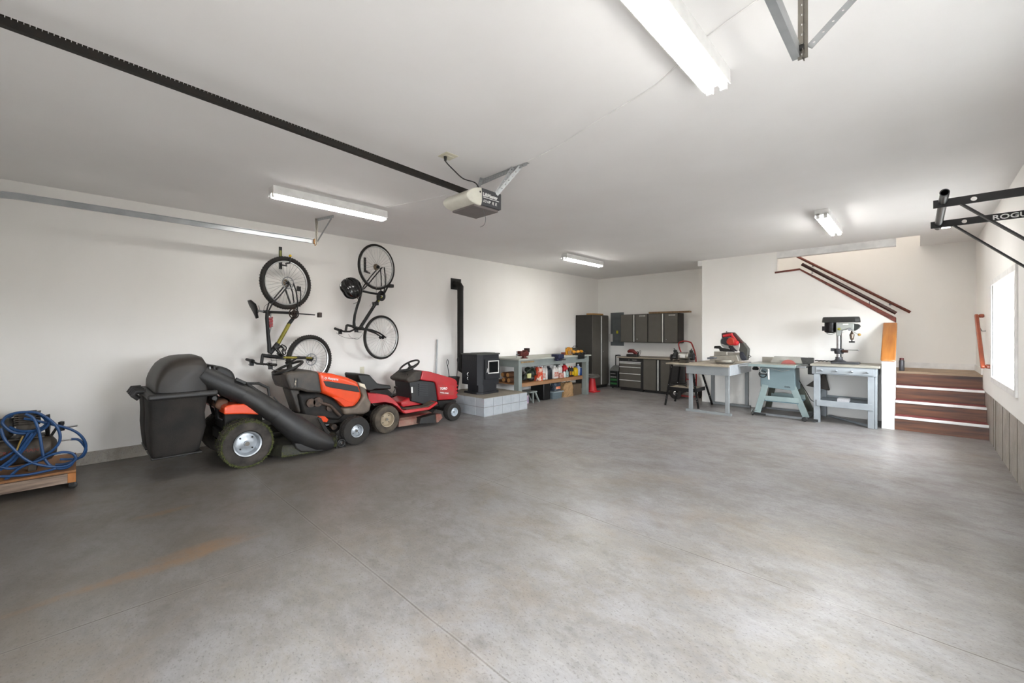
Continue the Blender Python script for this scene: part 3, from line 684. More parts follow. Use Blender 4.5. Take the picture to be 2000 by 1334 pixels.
# seat
sp = ZO([(140,318),(165,290),(215,283),(290,310),(335,345),(358,400),(372,520),(520,560),(560,600),(540,650),(300,640),(240,560),(170,440)], -5.15)
side(smoothpoly([Vector((0,a,b_)) for a, b_ in sp], 1) and [(v.y, v.z) for v in smoothpoly([Vector((0,a,b_)) for a, b_ in sp], 1)], 0, -5.13, -5.55).build('seat', BLK, mo, bevel=.03, seg=3)
# console
con = ZO([(865,372),(880,350),(985,338),(1130,328),(1195,345),(1228,555),(1080,545),(1000,520),(905,520),(872,430)], xn)
side(con, 0, xn, xf_).build('console', DGR, mo, bevel=.03, seg=3)
m_ = MB(); 
for dy in (0, 1): m_.box((xn-.002, U(955, 1, X=xn).y if 0 else ZO([(945,420)],xn)[0][0]-.0+dy*.03, ZO([(945,470)],xn)[0][1]-.03), (xn+.006, ZO([(945,420)],xn)[0][0]+.012+dy*.03, ZO([(945,400)],xn)[0][1]-.01*dy))
m_.build('control_slot', BLK, mo)
cs = ZO([(950,470)], xn)[0]
MB().box((xn+.004, cs[0]-.002, cs[1]-.005), (xn+.010, cs[0]+.009, cs[1]+.025)).box((xn+.004, cs[0]+.004, cs[1]+.03), (xn+.010, cs[0]+.016, cs[1]+.05)).build('control_decal', mat('worn_decal', 'b5ab98', .6), mo)
side(ZO([(905,515),(1000,520),(1035,745),(985,750)], -5.2), 0, -5.2, -5.48).build('pillar', DGR, mo, bevel=.015)
swc = U(562.6, 718, X=xc_)
swheel(swc+Vector((0,0,0)), radians(24), .165, BLK, mo, .0155)
MB().cyl(swc+Vector((0, .01, -.03)), swc+Vector((0,.10,-.22)), .035, .05).build('steering_column', BLK, mo)
# engine
side(ZO([(990,560),(1200,555),(1330,600),(1440,690),(1470,760),(1400,830),(1040,800)], -5.14), 0, -5.14, -5.54).build('engine_block', FR, mo, bevel=.03)
m_ = MB()
ec = ZO([(1180,640),(1300,700),(1340,890),(1110,650),(1400,780)], -5.12)
for (y, z), r_ in zip(ec[:4], (.055, .04, .035, .05)): m_.lathe((-5.10, y, z), (-1,0,0), [(0,0),(r_,0),(r_,.08),(r_*.5,.09),(0,.09)], 20)
m_.tube([(-5.12, ec[0][0], ec[0][1]), (-5.09, ec[1][0], ec[1][1]+.03), (-5.1, ec[4][0], ec[4][1])], .018).build('engine_fittings', mat('grimy_metal', '4d4540', .6, .4, col2='6b5648', scale=18, amt=.9), mo)
ob = ZO([(1185,785),(1250,785),(1285,815),(1270,845),(1215,838)], -5.05)
side(ob, 0, -5.03, -5.10).build('deck_lever_guard', ORG, mo, bevel=.008)
# hood: lofted, with a narrower nose
hood = ZO([(1190,345),(1330,358),(1480,395),(1595,445),(1622,540),(1632,590),(1600,640),(1560,690),(1500,695),(1432,697),(1405,650),(1370,615),(1228,552)], xn)
hm = side(hood, 0, xn, xf_).build('hood', ORG, mo, bevel=.045, seg=5)
vn = ZO([(1238,432),(1290,434),(1500,468),(1580,485),(1605,545),(1530,535),(1300,495),(1262,480)], xn)
side(vn, 0, xn+.004, xn-.01).build('side_vent', BLK, hm, bevel=.003)
fd = ZO([(1320,590),(1420,600),(1490,640),(1560,640),(1530,682),(1450,690),(1400,640)], xn)
side(fd, 0, xn+.003, xn-.01).build('lower_crease', mat('orange_paint_shade', 'd8441c', .35), hm, bevel=.003)
gq = ZO([(1578,440),(1620,448),(1665,490),(1690,600),(1722,650),(1705,735),(1650,765),(1450,772),(1430,702),(1560,695),(1600,645),(1640,590),(1600,500)], xn)
side(gq, 0, xn+.004, xf_-.004).build('front_bumper', mat('dusty_bumper_plastic', '5a5048', .6, col2='77695a', scale=8, amt=.8), mo, bevel=.03, seg=3)
hl = ZO([(1592,452),(1650,462),(1672,520),(1640,500),(1600,482)], xn)
side(hl, 0, xn+.010, xn-.12).build('headlight', mat('headlight_lens', 'd9cdb8', .25), mo, bevel=.008)
lp = U(390+1250/5.128, 660+412/5.128, X=xn+.003)
hl_e = U(390+1395/5.128, 660+428/5.128, X=xn+.003)
wd = (hl_e-lp); 
lettering('Husqvarna', lp+Vector((.002,.035,-.006)), wd, Vector((0,-wd.z,wd.y)), .042, LETW, hm, bold=.0008, squash=.72)
MB().lathe(lp+Vector((0,.014,.008)), (1,0,0), [(.008,0),(.014,0),(.014,.004),(.008,.004)], 16, closed=True).build('emblem', LETW, hm)
# cutting deck with grass
dk = ZO([(700,1180),(700,1080),(760,1010),(1000,960),(1320,1000),(1345,1060),(1325,1105),(1200,1165),(950,1190)], -4.92)
dy0, dy1 = 1.45, 2.22
dp = [(-4.84, 1.50), (-4.80, 1.62), (-4.79, 1.85), (-4.82, 2.02), (-4.92, 2.14), (-5.15, 2.22), (-5.5, 2.22), (-5.75, 2.1), (-5.82, 1.85), (-5.7, 1.5), (-5.3, 1.42), (-5.0, 1.42)]
dkm = MB().loft([[(x*1+(0), y, z) for x, y in [((px_+5.3)*s_-5.3, (py_-1.82)*s_+1.82) for px_, py_ in dp]] for z, s_ in ((.045, 1), (.11, .99), (.15, .93), (.17, .8))]).build('mower_deck', mat('deck_black', '2c2a28', .6, .2, col2='4d4c3a', scale=7, amt=.8, bump=.2), mo)
gm_ = MB()
for k in range(900):
    t_ = rr_.random()*4; i = min(3, int(t_)); f_ = t_-i; a, b_ = dp[i], dp[i+1]
    p = Vector((a[0]+(b_[0]-a[0])*f_+.004, a[1]+(b_[1]-a[1])*f_, .045+rr_.random()**3*.10)); d_ = Vector((rr_.uniform(0,.012), rr_.uniform(-.014,.014), rr_.uniform(-.016,.012)))
    gm_.b.faces.new([gm_.b.verts.new(p+Vector((0,-.002,0))), gm_.b.verts.new(p+Vector((0,.002,.001))), gm_.b.verts.new(p+d_)])
g_ = gm_.build('grass_clippings', mat('dry_cut_grass'), dkm, smooth=False); g_['kind'] = 'stuff'
aw = tyre('gauge_wheel', (-4.90, ZO([(1420,1050)], -4.88)[0][0], .055), .052, .05, .036, mo, BLK, 1, lugs=1, rimm=BLK)
side(ZO([(1180,800),(1215,800),(1345,1050),(1320,1060)], -4.93), 0, -4.93, -4.95).build('deck_flap', FR, mo)
# collector chute
CH = mat('chute_plastic', '2d2d2f', .5, col2='3a3631', scale=5, amt=.7, bump=.05)
def chp(u, v, X): return U(390+u/5.128, 660+v/5.128, X=X)
axis = [(chp(20,365,-5.03), .09), (chp(95,405,-5.02), .098), (chp(260,480,-5.0), .100), (chp(440,560,-4.98), .101), (chp(450,565,-4.98), .105), (chp(600,650,-4.94), .103), (chp(700,715,-4.91), .100), (chp(705,718,-4.91), .106), (chp(790,770,-4.89), .104)]
cht = MB().tube([p for p, r_ in axis], [r_ for p, r_ in axis], 28).build('collector_chute', CH, mo)
def ell(c, n, ru, rv, k=28, tilt=0):
    n = Vector(n).normalized(); x = Vector((1,0,0)); x = (x-n*x.dot(n)).normalized(); y = n.cross(x)
    return [Vector(c)+x*cos(2*pi*i/k)*ru+y*sin(2*pi*i/k)*rv for i in range(k)]
c0 = chp(780,765,-4.89); ndir = (chp(790,770,-4.89)-chp(600,650,-4.94)).normalized()
rings = [ell(c0, ndir, .106, .106)]
for (u, v), rx, ry, dn in (((860,830), .115, .116, (0,1,-.85)), ((960,905), .13, .132, (0,1,-.7)), ((1050,965), .14, .14, (0,1,-.4)), ((1150,1012), .145, .132, (0,1,-.15)), ((1240,1032), .14, .11, (0,1,0)), ((1300,1042), .12, .082, (0,1,0)), ((1330,1046), .05, .03, (0,1,0))):
    rings.append(ell(chp(u, v, -4.87), dn, rx, ry))
MB().loft(rings).build('discharge_boot', CH, mo)
side(ZO([(920,745),(1180,785),(1310,950),(1332,1010),(1130,900)], -5.0), 0, -5.0, -5.02).build('boot_guard', mat('dusty_guard', '3a342f', .7, col2='5a4d40', scale=9), mo)
side(ZO([(945,1050),(1320,1080),(1325,1105),(1200,1140),(1010,1142),(960,1110)], -4.80), 0, -4.78, -5.02).build('boot_skirt', CH, mo, bevel=.02)
MB().tube([chp(470,455,-4.93), chp(590,455,-4.93), chp(685,500,-4.93), chp(698,580,-4.93)], .014, 10).tube([chp(480,462,-4.93), chp(560,520,-4.93), chp(690,600,-4.93)], .016, 10).build('chute_handle', BLK, cht)
MB().beam(chp(360,410,-4.92), chp(460,455,-4.92), .03, .03).build('chute_latch', BLK, cht, bevel=.005)
m_ = MB().tube([chp(740,590,-4.9), chp(790,650,-4.87), chp(820,690,-4.86)], .006, 6)
m_.build('strap', BLK, cht)
# bagger frame
MB().tube([(-5.25, 1.15, .5), (-5.12, 1.02, .47), (-5.12, .99, .49), (-5.12, .975, .72)], .018).build('bagger_arm', BMET, mo)
MB().tube([(-5.5, 1.15, .5), (-5.5, 1.03, .47), (-5.5, .975, .72)], .018).build('bagger_arm', BMET, mo)
# ---- twin grass bags
ZB = lambda pts, X: yz(pts, X, 5.8, 260, 670)
X7 = -4.92
BAGM = mat('dusty_mesh_bag', '211f1d', .85, col2='3b342e', scale=5, amt=.8, bump=.4, bscale=150)
DOME = mat('dusty_black_dome', '2e2d2d', .5, col2='4a4138', scale=3, amt=.8, bump=.03)
ba = thing('grass_collector', (-5.35, .68, .2), 'black domed rear grass collector with two hanging mesh bags', 'grass collector')
rim = ZB([(215,520),(850,545),(965,545),(970,590),(880,602),(215,585)], X7)
y0_, y1_ = .43, .955
zr = U(345, 765, X=X7).z
MB().box((-5.83, y0_, .745), (X7+.03, y1_, .80)).build('rim_frame', CH, ba, bevel=.02, seg=3)
dm = ZB([(235,560),(238,470),(262,400),(300,330),(350,262),(420,210),(520,172),(640,155),(740,150),(800,165),(842,230),(850,565)], -5.0)
dome_pts = [Vector((0, a, b_)) for a, b_ in dm]
secs = []
def domesec(x, sc, up):
    cy_ = sum(p.y for p in dome_pts)/len(dome_pts); z0 = .795
    return [(x, cy_+.03+(p.y-cy_-.03)*sc, z0+(p.z-z0)*up) for p in dome_pts]
secs = [domesec(-4.95, .86, .74), domesec(-4.965, .94, .86), domesec(-5.0, .98, .95), domesec(-5.08, 1.0, 1.0), domesec(-5.2, 1.0, 1.02), domesec(-5.35, 1.0, 1.03), domesec(-5.5, 1.0, 1.02), domesec(-5.66, 1, 1.0), domesec(-5.72, .97, .94), domesec(-5.77, .88, .8)]
MB().loft(secs).build('domed_cover', DOME, ba, angle=50)
MB().box((-5.5, y1_-.02, .80), (-5.03, y1_+.005, 1.03)).build('cover_seam', BLK, ba, bevel=.008)
MB().tube([U(410, 716, X=-4.98), U(411, 740, X=-4.98), U(410, 757, X=-4.98)], .007).build('cover_strap', GMET, ba)
def bag(x0, x1, nm):
    b_ = MB()
    zt, zb = .745, .215
    for z, e, iy, ix in (): pass
    rings = []
    for f_, iy, ix in ((0, .015, .0), (.12, .02, .012), (.3, .03, .012), (.55, .025, .0), (.8, .045, .018), (.95, .06, .03), (1.0, .085, .045)):
        z = zt+(zb-zt)*f_; rings.append([(v[0], v[2], z) for v in sup(0, x0+ix, x1-ix, y0_+iy*.5, y1_-iy*1.4-.05, 0, e=7, k=32)])
    o = b_.loft(rings).build('mesh_bag', BAGM, ba, angle=60)
    MB().box((x0+.03, y0_+.03, .205), (x1-.03, y1_-.12, .222)).build('bag_base', BLK, o, bevel=.006)
    return o
b1 = bag(-5.36, X7+.01, 1); b2 = bag(-5.82, -5.39, 2)
yy = U(345, 880, X=-5.0).y
MB().box((X7-.2, yy+.03, .165), (X7-.17, yy+.09, .21)).build('bag_foot', BLK, b1)
for k in range(4): MB().tube([(-5.25-k*.15, y0_+.02, .80), (-5.25-k*.15, y0_-.05, .80), (-5.25-k*.15, y0_-.07, .77), (-5.25-k*.15, y0_-.03, .735)], .022, 10).build('latch', CH, ba)
MB().cyl((X7+.02, y1_-.03, .72), (X7-.1, y1_-.03, .72), .02).build('hinge_pin', BLK, ba)
# ---- red mower
ZR = lambda pts, X: yz(pts, X, 5.5556, 680, 660)
ZR8 = lambda pts, X: yz(pts, X, 10.26, 780, 700)
mr = thing('riding_mower', (-5.5, 3.4, 0), 'smaller dusty red ride-on mower parked in front of the orange one', 'ride-on mower')
TAN = mat('dust_caked_rim', 'a39680', .7, col2='8a7a64', scale=8, amt=.7)
DT = mat('dusty_tyre_rubber', '4a433b', .9, col2='6b6052', scale=7, amt=.8, bump=.2)
r1c = U(752, 823, X=-5.12); r2c = U(890.5, 806.7, X=-5.1)
tyre('rear_wheel', (-5.21, 2.90, .19), .19, .18, .098, mr, DT, 1, lugs=24, rimm=TAN)
tyre('rear_wheel', (-5.88, 2.90, .19), .19, .18, .098, mr, DT, -1, lugs=24, rimm=TAN)
tyre('front_wheel', (-5.18, 4.03, .14), .14, .125, .062, mr, RUB, 1, lugs=20, rimm=mat('white_steel_rim', 'c4cdd4', .4, .3))
tyre('front_wheel', (-5.85, 4.03, .14), .14, .125, .062, mr, RUB, -1, lugs=20, rimm=mat('white_steel_rim'))
xr = -5.27; xr2 = -5.75
MB().box((-5.68, 2.75, .22), (-5.34, 4.0, .30)).cyl((-5.8, 2.9, .19), (-5.24, 2.9, .19), .025).cyl((-5.82, 4.03, .14), (-5.21, 4.03, .14), .018).box((-5.75, 3.98, .15), (-5.28, 4.08, .2)).box((-5.6, 3.75, .2), (-5.42, 4.1, .36)).build('chassis', FR, mr, bevel=.01)
fe = ZR([(215,600),(330,605),(430,622),(500,670),(560,740),(600,800),(625,822),(600,815),(540,750),(480,712),(400,698),(250,712),(222,700)], -5.14)
side(fe, 0, -5.14, -5.94).build('fender', RED, mr, bevel=.018, seg=3)
fo_ = ZR([(560,735),(700,700),(810,730),(960,690),(975,712),(880,775),(640,822),(610,805)], -5.14)
sl_ = MB()
fp = [U(680+u/5.5556, 660+v/5.5556, X=-5.14) for u, v in ((625,822),(880,778),(975,708),(962,690),(870,755),(640,800))]
side(ZR([(585,790),(880,752),(965,690),(975,712),(885,778),(625,822)], -5.14), 0, -5.14, -5.32).build('footboard', RED, mr, bevel=.006)
side(ZR([(585,790),(880,752),(965,690),(975,712),(885,778),(625,822)], -5.14), 0, -5.70, -5.92).build('footboard', RED, mr, bevel=.006)
side(ZR([(640,785),(870,750),(945,702),(940,696),(865,742),(630,775)], -5.15), 0, -5.16, -5.30).build('floor_mat', mat('dusty_floor_mat', '5f5345', .9, col2='4a4036', scale=20), mr)
side(ZR([(580,700),(700,640),(820,690),(830,740),(600,800)], -5.32), 0, -5.34, -5.7).build('tunnel_cover', RED, mr, bevel=.02)
st_ = ZR([(105,402),(120,394),(235,398),(262,430),(320,492),(370,508),(465,515),(470,556),(400,560),(300,560),(250,580),(205,575),(130,480)], -5.32)
side(st_, 0, -5.32, -5.74).build('seat', mat('black_vinyl_seat', '1f1f1d', .45, bump=.05), mr, bevel=.025, seg=3)
side(ZR([(230,575),(430,558),(475,600),(470,630),(250,605)], -5.38), 0, -5.38, -5.68).build('seat_bracket', FR, mr)
MB().tube([U(680+470/5.5556, 660+628/5.5556, X=-5.3), U(680+512/5.5556, 660+550/5.5556, X=-5.3)], .006).lathe(U(680+512/5.5556, 660+548/5.5556, X=-5.3), (0,.2,1), [(0,0),(.018,.004),(.028,.02),(.018,.032),(0,.034)], 14).build('gear_lever', BLK, mr)
con = ZR8([(135,440),(160,400),(200,370),(330,262),(470,245),(425,435),(350,470),(200,490)], xr)
side(con, 0, xr, xr2).build('dashboard', mat('dusty_dash', '45403b', .7, col2='5c5248', scale=10), mr, bevel=.025, seg=3)
side(ZR8([(205,470),(430,440),(700,470),(745,520),(765,860),(520,930),(240,860)], xr-.03), 0, xr-.03, xr2+.03).build('engine_cover', mat('engine_cover_black', '26272a', .5), mr, bevel=.012)
m_ = MB()
for k in range(6):
    a, b_ = ZR8([(385,520+k*42),(570,530+k*42)], xr-.03); m_.beam((xr-.026, a[0], a[1]), (xr-.026, b_[0], b_[1]), .014, .016)
m_.build('cooling_louvre', mat('louvre_grey', '3c3e42', .5), mr)
side(ZR8([(230,560),(320,555),(330,800),(250,800)], xr-.02), 0, xr-.018, xr-.05).build('control_panel', BLK, mr)
m_ = ZR8([(235,572),(265,572),(270,690),(240,690)], xr-.018)
side(m_, 0, xr-.016, xr-.02).build('speed_decal', WHITEP, mr)
hood = ZR8([(470,245),(600,262),(800,318),(1050,388),(1120,418),(1152,450),(1168,480),(1158,520),(1190,540),(1150,580),(1190,615),(1150,650),(1188,690),(1150,720),(1180,760),(1160,800),(1130,818),(790,842),(768,700),(742,540),(722,490),(690,468),(560,455),(425,432)], xr)
hr_ = side(hood, 0, xr, xr2).build('hood', RED, mr, bevel=.03, seg=4)
rc_ = ZR8([(770,530),(1090,545),(1110,620),(1090,735),(800,735)], xr)
side(rc_, 0, xr+.002, xr-.01).build('side_decal_panel', mat('faded_red_decal', '8e3a34', .5, col2='b01c20', scale=9, amt=1), hr_)
a = U(780+815/10.26, 700+628/10.26, X=xr+.004); b_ = U(780+940/10.26, 700+622/10.26, X=xr+.004); wd = b_-a
lettering('TORO', a, wd, Vector((0,-wd.z,wd.y)), .048, LETW, hr_, bold=.002, squash=1.0)
a = U(780+815/10.26, 700+694/10.26, X=xr+.004); b_ = U(780+1045/10.26, 700+718/10.26, X=xr+.004); wd = b_-a
lettering('WHEEL HORSE', a, wd, Vector((0,-wd.z,wd.y)), .026, LETW, hr_, bold=.0006, squash=.95)
side(ZR8([(770,850),(1130,830),(1150,880),(1000,1000),(820,990)], xr-.05), 0, xr-.05, xr2+.05).build('front_axle_housing', FR, mr, bevel=.012)
sw = U(799.5, 714.5, X=-5.51)
swheel(sw, radians(30), .155, BLK, mr, .014)
MB().cyl(sw+Vector((0, .02, -.03)), sw+Vector((0, .09, -.17)), .028, .045).build('steering_column', BLK, mr)
MB().tube([U(796, 732, X=-5.35), U(803, 734, X=-5.4)], .008).build('throttle_lever', BLK, mr)
dkr = mat('rusty_red_deck', '7c2f28', .65, .2, col2='8e7566', scale=5, amt=.9, bump=.1)
dp = [(-5.18, 3.1), (-5.16, 3.3), (-5.17, 3.6), (-5.25, 3.75), (-5.5, 3.82), (-5.8, 3.75), (-5.9, 3.4), (-5.8, 3.15), (-5.5, 3.08)]
MB().loft([[((px_+5.5)*s_-5.5, (py_-3.45)*s_+3.45, z) for px_, py_ in dp] for z, s_ in ((.05, 1), (.13, .98), (.16, .86))]).build('mower_deck', dkr, mr)
side(ZR([(755,925),(765,865),(900,830),(945,820),(955,905),(940,915)], -5.13), 0, -5.08, -5.2).build('discharge_opening', BLK, mr)
side(ZR([(930,825),(985,820),(1000,860),(950,912),(935,912)], -5.12), 0, -5.06, -5.16).build('discharge_guard', dkr, mr, bevel=.006)
# black battery box behind the red mower
b0 = U(790, 787, X=-6.05)
bb = thing('battery_box', (-6.0, 3.12, 0), 'small black battery box on the floor against the wall behind the red mower', 'battery box')
by = [U(x, 775, X=-5.95).y for x in (768, 788)]; zt = U(778, 771, X=-5.95).z
MB().box((-6.12, by[0], 0), (-5.95, by[1], zt-.03)).build('body', BLK, bb, bevel=.006)
MB().box((-6.13, by[0]-.008, zt-.03), (-5.94, by[1]+.008, zt)).build('lid', BLK, bb, bevel=.008)
# ================================================================= COMPRESSOR
cy0, cy1, cx0, cx1 = -.88, -.008, -6.02, -5.25
ct = thing('wooden_dolly', (-5.63, -.45, 0), 'low wooden dolly with a weathered front board under the compressor', 'dolly')
MB().box((cx0, cy0, .145), (cx1-.02, cy1, .163)).build('deck_board', PLY, ct)
MB().box((cx1-.022, cy0, .062), (cx1, cy1-.05, .142)).build('front_board', WOODG, ct, bevel=.003)
MB().box((cx1-.08, cy1-.05, .062), (cx1, cy1, .144)).box((cx0, cy1-.04, .062), (cx1-.08, cy1-.0, .144)).box((cx0, cy0, .062), (cx0+.02, cy1-.04, .144)).build('end_board', mat('orange_pine', 'ae7038', .6, col2='90571f', scale=3, stretch=(1,8,1)), ct, bevel=.003)
for (x, y) in ((cx1-.05, cy1-.04), (cx0+.06, cy1-.06), (cx1-.05, cy0+.06), (cx0+.06, cy0+.06)):
    cs_ = MB().box((x-.03, y-.03, .056), (x+.03, y+.03, .062)).box((x-.02, y-.004, .03), (x-.014, y+.03, .06)).box((x+.014, y-.004, .03), (x+.02, y+.03, .06)).build('caster', BMET, ct)
    MB().lathe((x, y+.02, .028), (1,0,0), [(0,-.012),(.02,-.012),(.028,-.008),(.028,.008),(.02,.012),(0,.012)], 20).build('caster_wheel', BLK, cs_)
cm = thing('air_compressor', (-5.6, -.45, .163), 'dusty dark air compressor wrapped in blue hose at left edge', 'air compressor')
TANK = mat('dusty_tank_paint', '3d3833', .6, .2, col2='6b6054', scale=5, amt=.8, bump=.05)
MB().lathe((-5.58, -.85, .335), (0,1,0), [(0,0),(.06,.006),(.105,.035),(.118,.08),(.118,.64),(.105,.69),(.06,.72),(0,.728)], 32).build('tank', TANK, cm)
for y in (-.7, -.27): MB().box((-5.68, y-.025, .163), (-5.48, y+.025, .245)).build('foot', TANK, cm, bevel=.004)
MB().box((-5.68, -.72, .445), (-5.48, -.2, .457)).build('motor_plate', TANK, cm)
MB().lathe((-5.56, -.64, .545), (0,1,0), [(0,0),(.07,0),(.085,.02),(.085,.24),(.07,.26),(.02,.265),(0,.265)], 24).build('motor', mat('motor_grey', '4c4b48', .5, .4, col2='6d655c', scale=9), cm)
pm = MB().box((-5.64, -.36, .457), (-5.5, -.24, .56))
for k in range(6): pm.box((-5.655, -.375, .56+k*.018), (-5.485, -.225, .569+k*.018))
pm.box((-5.63, -.35, .56), (-5.51, -.25, .67)).build('pump_head', TANK, cm, bevel=.003)
MB().lathe((-5.58, -.20, .53), (0,1,0), [(0,0),(.03,0),(.095,.005),(.1,.03),(.08,.03),(.02,.035),(0,.035)], 24).build('flywheel', BMET, cm)
MB().tube([(-5.56, -.16, .44), (-5.56, -.13, .50), (-5.54, -.09, .50)], .011).lathe((-5.54, -.10, .50), (0,0,1), [(0,-.03),(.022,-.025),(.024,.01),(.014,.02),(.02,.03),(.02,.055),(0,.06)], 16).build('regulator', BLK, cm)
MB().cyl((-5.53, -.08, .50), (-5.50, .0, .51), .008).build('hose_fitting', CHR, cm)
lettering('CRAFTSMAN', (-5.462, -.46, .335), (0,1,0), (0,0,1), .04, mat('worn_red_letters', '8a3a30', .6), cm, squash=1.0)
MB().tube([(-5.62, -.6, .46), (-5.62, -.62, .60), (-5.6, -.3, .62), (-5.6, -.25, .6)], .009).build('carry_handle', BLK, cm)
hs = thing('air_hose', (-5.45, -.3, .5), 'long blue air hose coiled loosely over the compressor and dolly', 'hose')
def HP(pts, X): return [U(a/6.672, 780+b_/6.672, X=X+(dx[0] if dx else 0)) for a, b_, *dx in pts]
r_ = .0105
hoses = [
 (HP([(30,300),(90,220),(200,180),(340,165),(480,175),(590,230),(640,300),(590,370),(480,425),(330,445),(180,430),(80,370)], -5.42), True),
 (HP([(90,300,-.12),(110,240,-.14),(230,195,-.15),(400,190,-.13),(540,215,-.1),(605,290,-.04),(560,360,0),(420,410,.02),(250,410,0),(130,360,-.05)], -5.44), True),
 (HP([(10,380),(60,520),(180,650),(300,760),(430,830),(600,870),(760,880),(880,860),(970,800),(985,750),(930,700),(800,690),(650,730),(500,800),(380,840),(250,900),(120,1010),(0,1110)], -5.33), False),
 (HP([(330,190),(430,240),(490,360),(520,480),(540,600),(570,750),(640,850),(740,900),(850,895),(930,850),(980,760)], -5.36), False),
 (HP([(600,230),(720,330),(780,450),(770,560),(690,660),(560,740),(420,830)], -5.38), False),
 (HP([(310,250),(450,270),(650,320),(860,370),(1000,430),(1090,520),(1120,620),(1080,720),(1000,780),(860,840),(720,850)], -5.45), False),
 (HP([(920,520),(1020,525),(1090,590),(1120,660),(1080,740),(1000,770),(880,780),(780,780)], -5.47), False),
 (HP([(470,430),(400,520),(330,620),(250,720),(150,830),(0,920)], -5.38), False),
 (HP([(430,440),(350,540),(260,660),(150,780),(0,890)], -5.37), False),
 (HP([(380,430),(310,540),(230,640),(120,720),(0,790)], -5.39), False),
 (HP([(300,870),(180,900),(90,900),(0,880)], -5.37), False),
 (HP([(0,1005),(150,1000),(330,985),(480,960),(620,930),(730,900)], -5.29), False)]
for p, cl_ in hoses: MB().tube(spline(p, 6, cl_), r_, 8, closed=cl_).build('hose_loop', BLUEH, hs)
MB().tube(HP([(790,540),(860,528),(930,520)], -5.46), .007).build('hose_coupling', CHR, hs)
MB().tube(HP([(300,480),(260,560),(215,670)], -5.33), .007).build('air_nozzle', mat('brass', 'b0955a', .35, .9), hs)
# ================================================================= BICYCLES
def bikeplane(P0, a):
    P0 = Vector(P0); t = Vector((sin(a), cos(a), 0)); n = Vector((cos(a), -sin(a), 0))
    def Bp(x, y, off=0):
        l = (x-1000)/820; r = Vector((F_[0]+l*R_[0], F_[1]+l*R_[1], (651-y)/820)); o_ = Vector((0,0,H))
        return o_+r*((P0-o_).dot(n)/r.dot(n))+n*off
    return Bp, t, n
def wheel(nm, c, n, R, tr, parent, knob, rimm, disc=None, cass=None, spokes=32):
    c = Vector(c); n = n.normalized(); Z = Vector((0,0,1)); x = n.cross(Z).normalized()
    g = lambda a, q, h=0: c+(x*cos(a)+Z*sin(a))*q+n*h
    w = MB().lathe(c, n, [(R-2*tr-.012, -.011), (R-2*tr, -.013), (R-2*tr, .013), (R-2*tr-.012, .011), (R-2*tr-.016, 0)], 56, closed=True)
    wh = w.build(nm, rimm, parent)
    tb = MB().tube([g(2*pi*k/56, R-tr) for k in range(56)], tr, 12, closed=True)
    if knob:
        for k in range(60):
            for h in (-.014, 0, .014):
                a = 2*pi*(k+(.5 if h == 0 else 0))/60; p = g(a, R-tr*.1-abs(h)*.25, h); u = (x*-sin(a)+Z*cos(a)); rd = (x*cos(a)+Z*sin(a))
                tb.beam(p-rd*.004, p+rd*.006, .011, .009, up=u)
    tb.build('tyre', RUB, wh)
    s_ = MB()
    for k in range(spokes):
        a = 2*pi*k/spokes; b_ = a+(.5 if k % 2 else -.5); h = .026 if k % 4 < 2 else -.026
        s_.tube([g(b_, .02, h), g(a, R-2*tr-.012)], .0011, 4, caps=False)
    s_.build('spokes', CHR, wh)
    MB().cyl(c-n*.045, c+n*.045, .016).cyl(c-n*.028, c-n*.024, .027).cyl(c+n*.024, c+n*.028, .027).cyl(c-n*.06, c+n*.06, .006).build('hub', BMET, wh)
    if disc:
        d_ = MB(); d_.lathe(c+n*.033, n, [(disc-.014, 0), (disc, 0), (disc, .002), (disc-.014, .002)], 36, closed=True)
        for k in range(6): a = k*pi/3; d_.beam(g(a, .02, .034), g(a+.35, disc-.01, .034), .006, .002, up=n)
        d_.build('brake_disc', GMET, wh)
    if cass: MB().lathe(c-n*.02, n, [(0,0),(.05,0),(.05,.004),(.042,.006),(.042,.012),(.033,.016),(.024,.024),(0,.024)], 28).build('cassette', mat('bronze_cassette', '7a6a55', .4, .8), wh)
    return wh
def saddle(pts, wid, n, parent, m):
    """pts: rear->nose centre line with radius list"""
    V = [Vector(p) for p in pts]; rings = []
    d_ = (V[-1]-V[0]).normalized(); up = n.cross(d_).normalized()
    for p, w_ in zip(V, wid):
        rings.append([p+n*w_*cos(2*pi*k/16)+up*.022*sin(2*pi*k/16)*(1 if sin(2*pi*k/16) > 0 else .6) for k in range(16)])
    return MB().loft(rings).build('saddle', m, parent)
ALU = mat('silver_rim', 'c2c3c2', .3, .9)
BF = mat('gloss_black_frame', '151617', .55)
OLV = mat('olive_gold_paint', '8d8430', .35, .3, col2='6f6a2a', scale=6)
Bp, bt, bn = bikeplane((-5.80, 1.9, 0), radians(-14))
bk1 = thing('mountain_bike', Bp(606, 702), 'black and gold knobbly tyred mountain bike hung on the wall, front wheel down', 'bicycle')
B = lambda u, v, off=0: Bp(460+u/8.895, 590+v/8.895, off)
C = lambda u, v, off=0: Bp(460+u/9.528, 470+v/9.528, off)
wheel('rear_wheel', C(948,790), bn, .335, .027, bk1, True, ALU, disc=.08, cass=True)
wheel('front_wheel', Bp(605,702), bn, .328, .027, bk1, True, ALU, disc=.082)
f_ = MB()
f_.tube([B(550,140), B(545,280), B(565,560), B(585,740), B(590,870)], [.019,.021,.021,.023,.025], 12)
f_.tube([B(480,165), B(700,175), B(900,185), B(1020,195)], .016, 12)
f_.tube([B(1040,230), B(920,390)], .022, 12)
f_.tube([B(730,720), B(600,890)], .026, 12)
f_.cyl(B(462,925), B(720,955), .023).build('frame', BF, bk1)
MB().tube([B(930,380), B(830,560), B(730,735)], .0235, 12).build('down_tube', OLV, bk1)
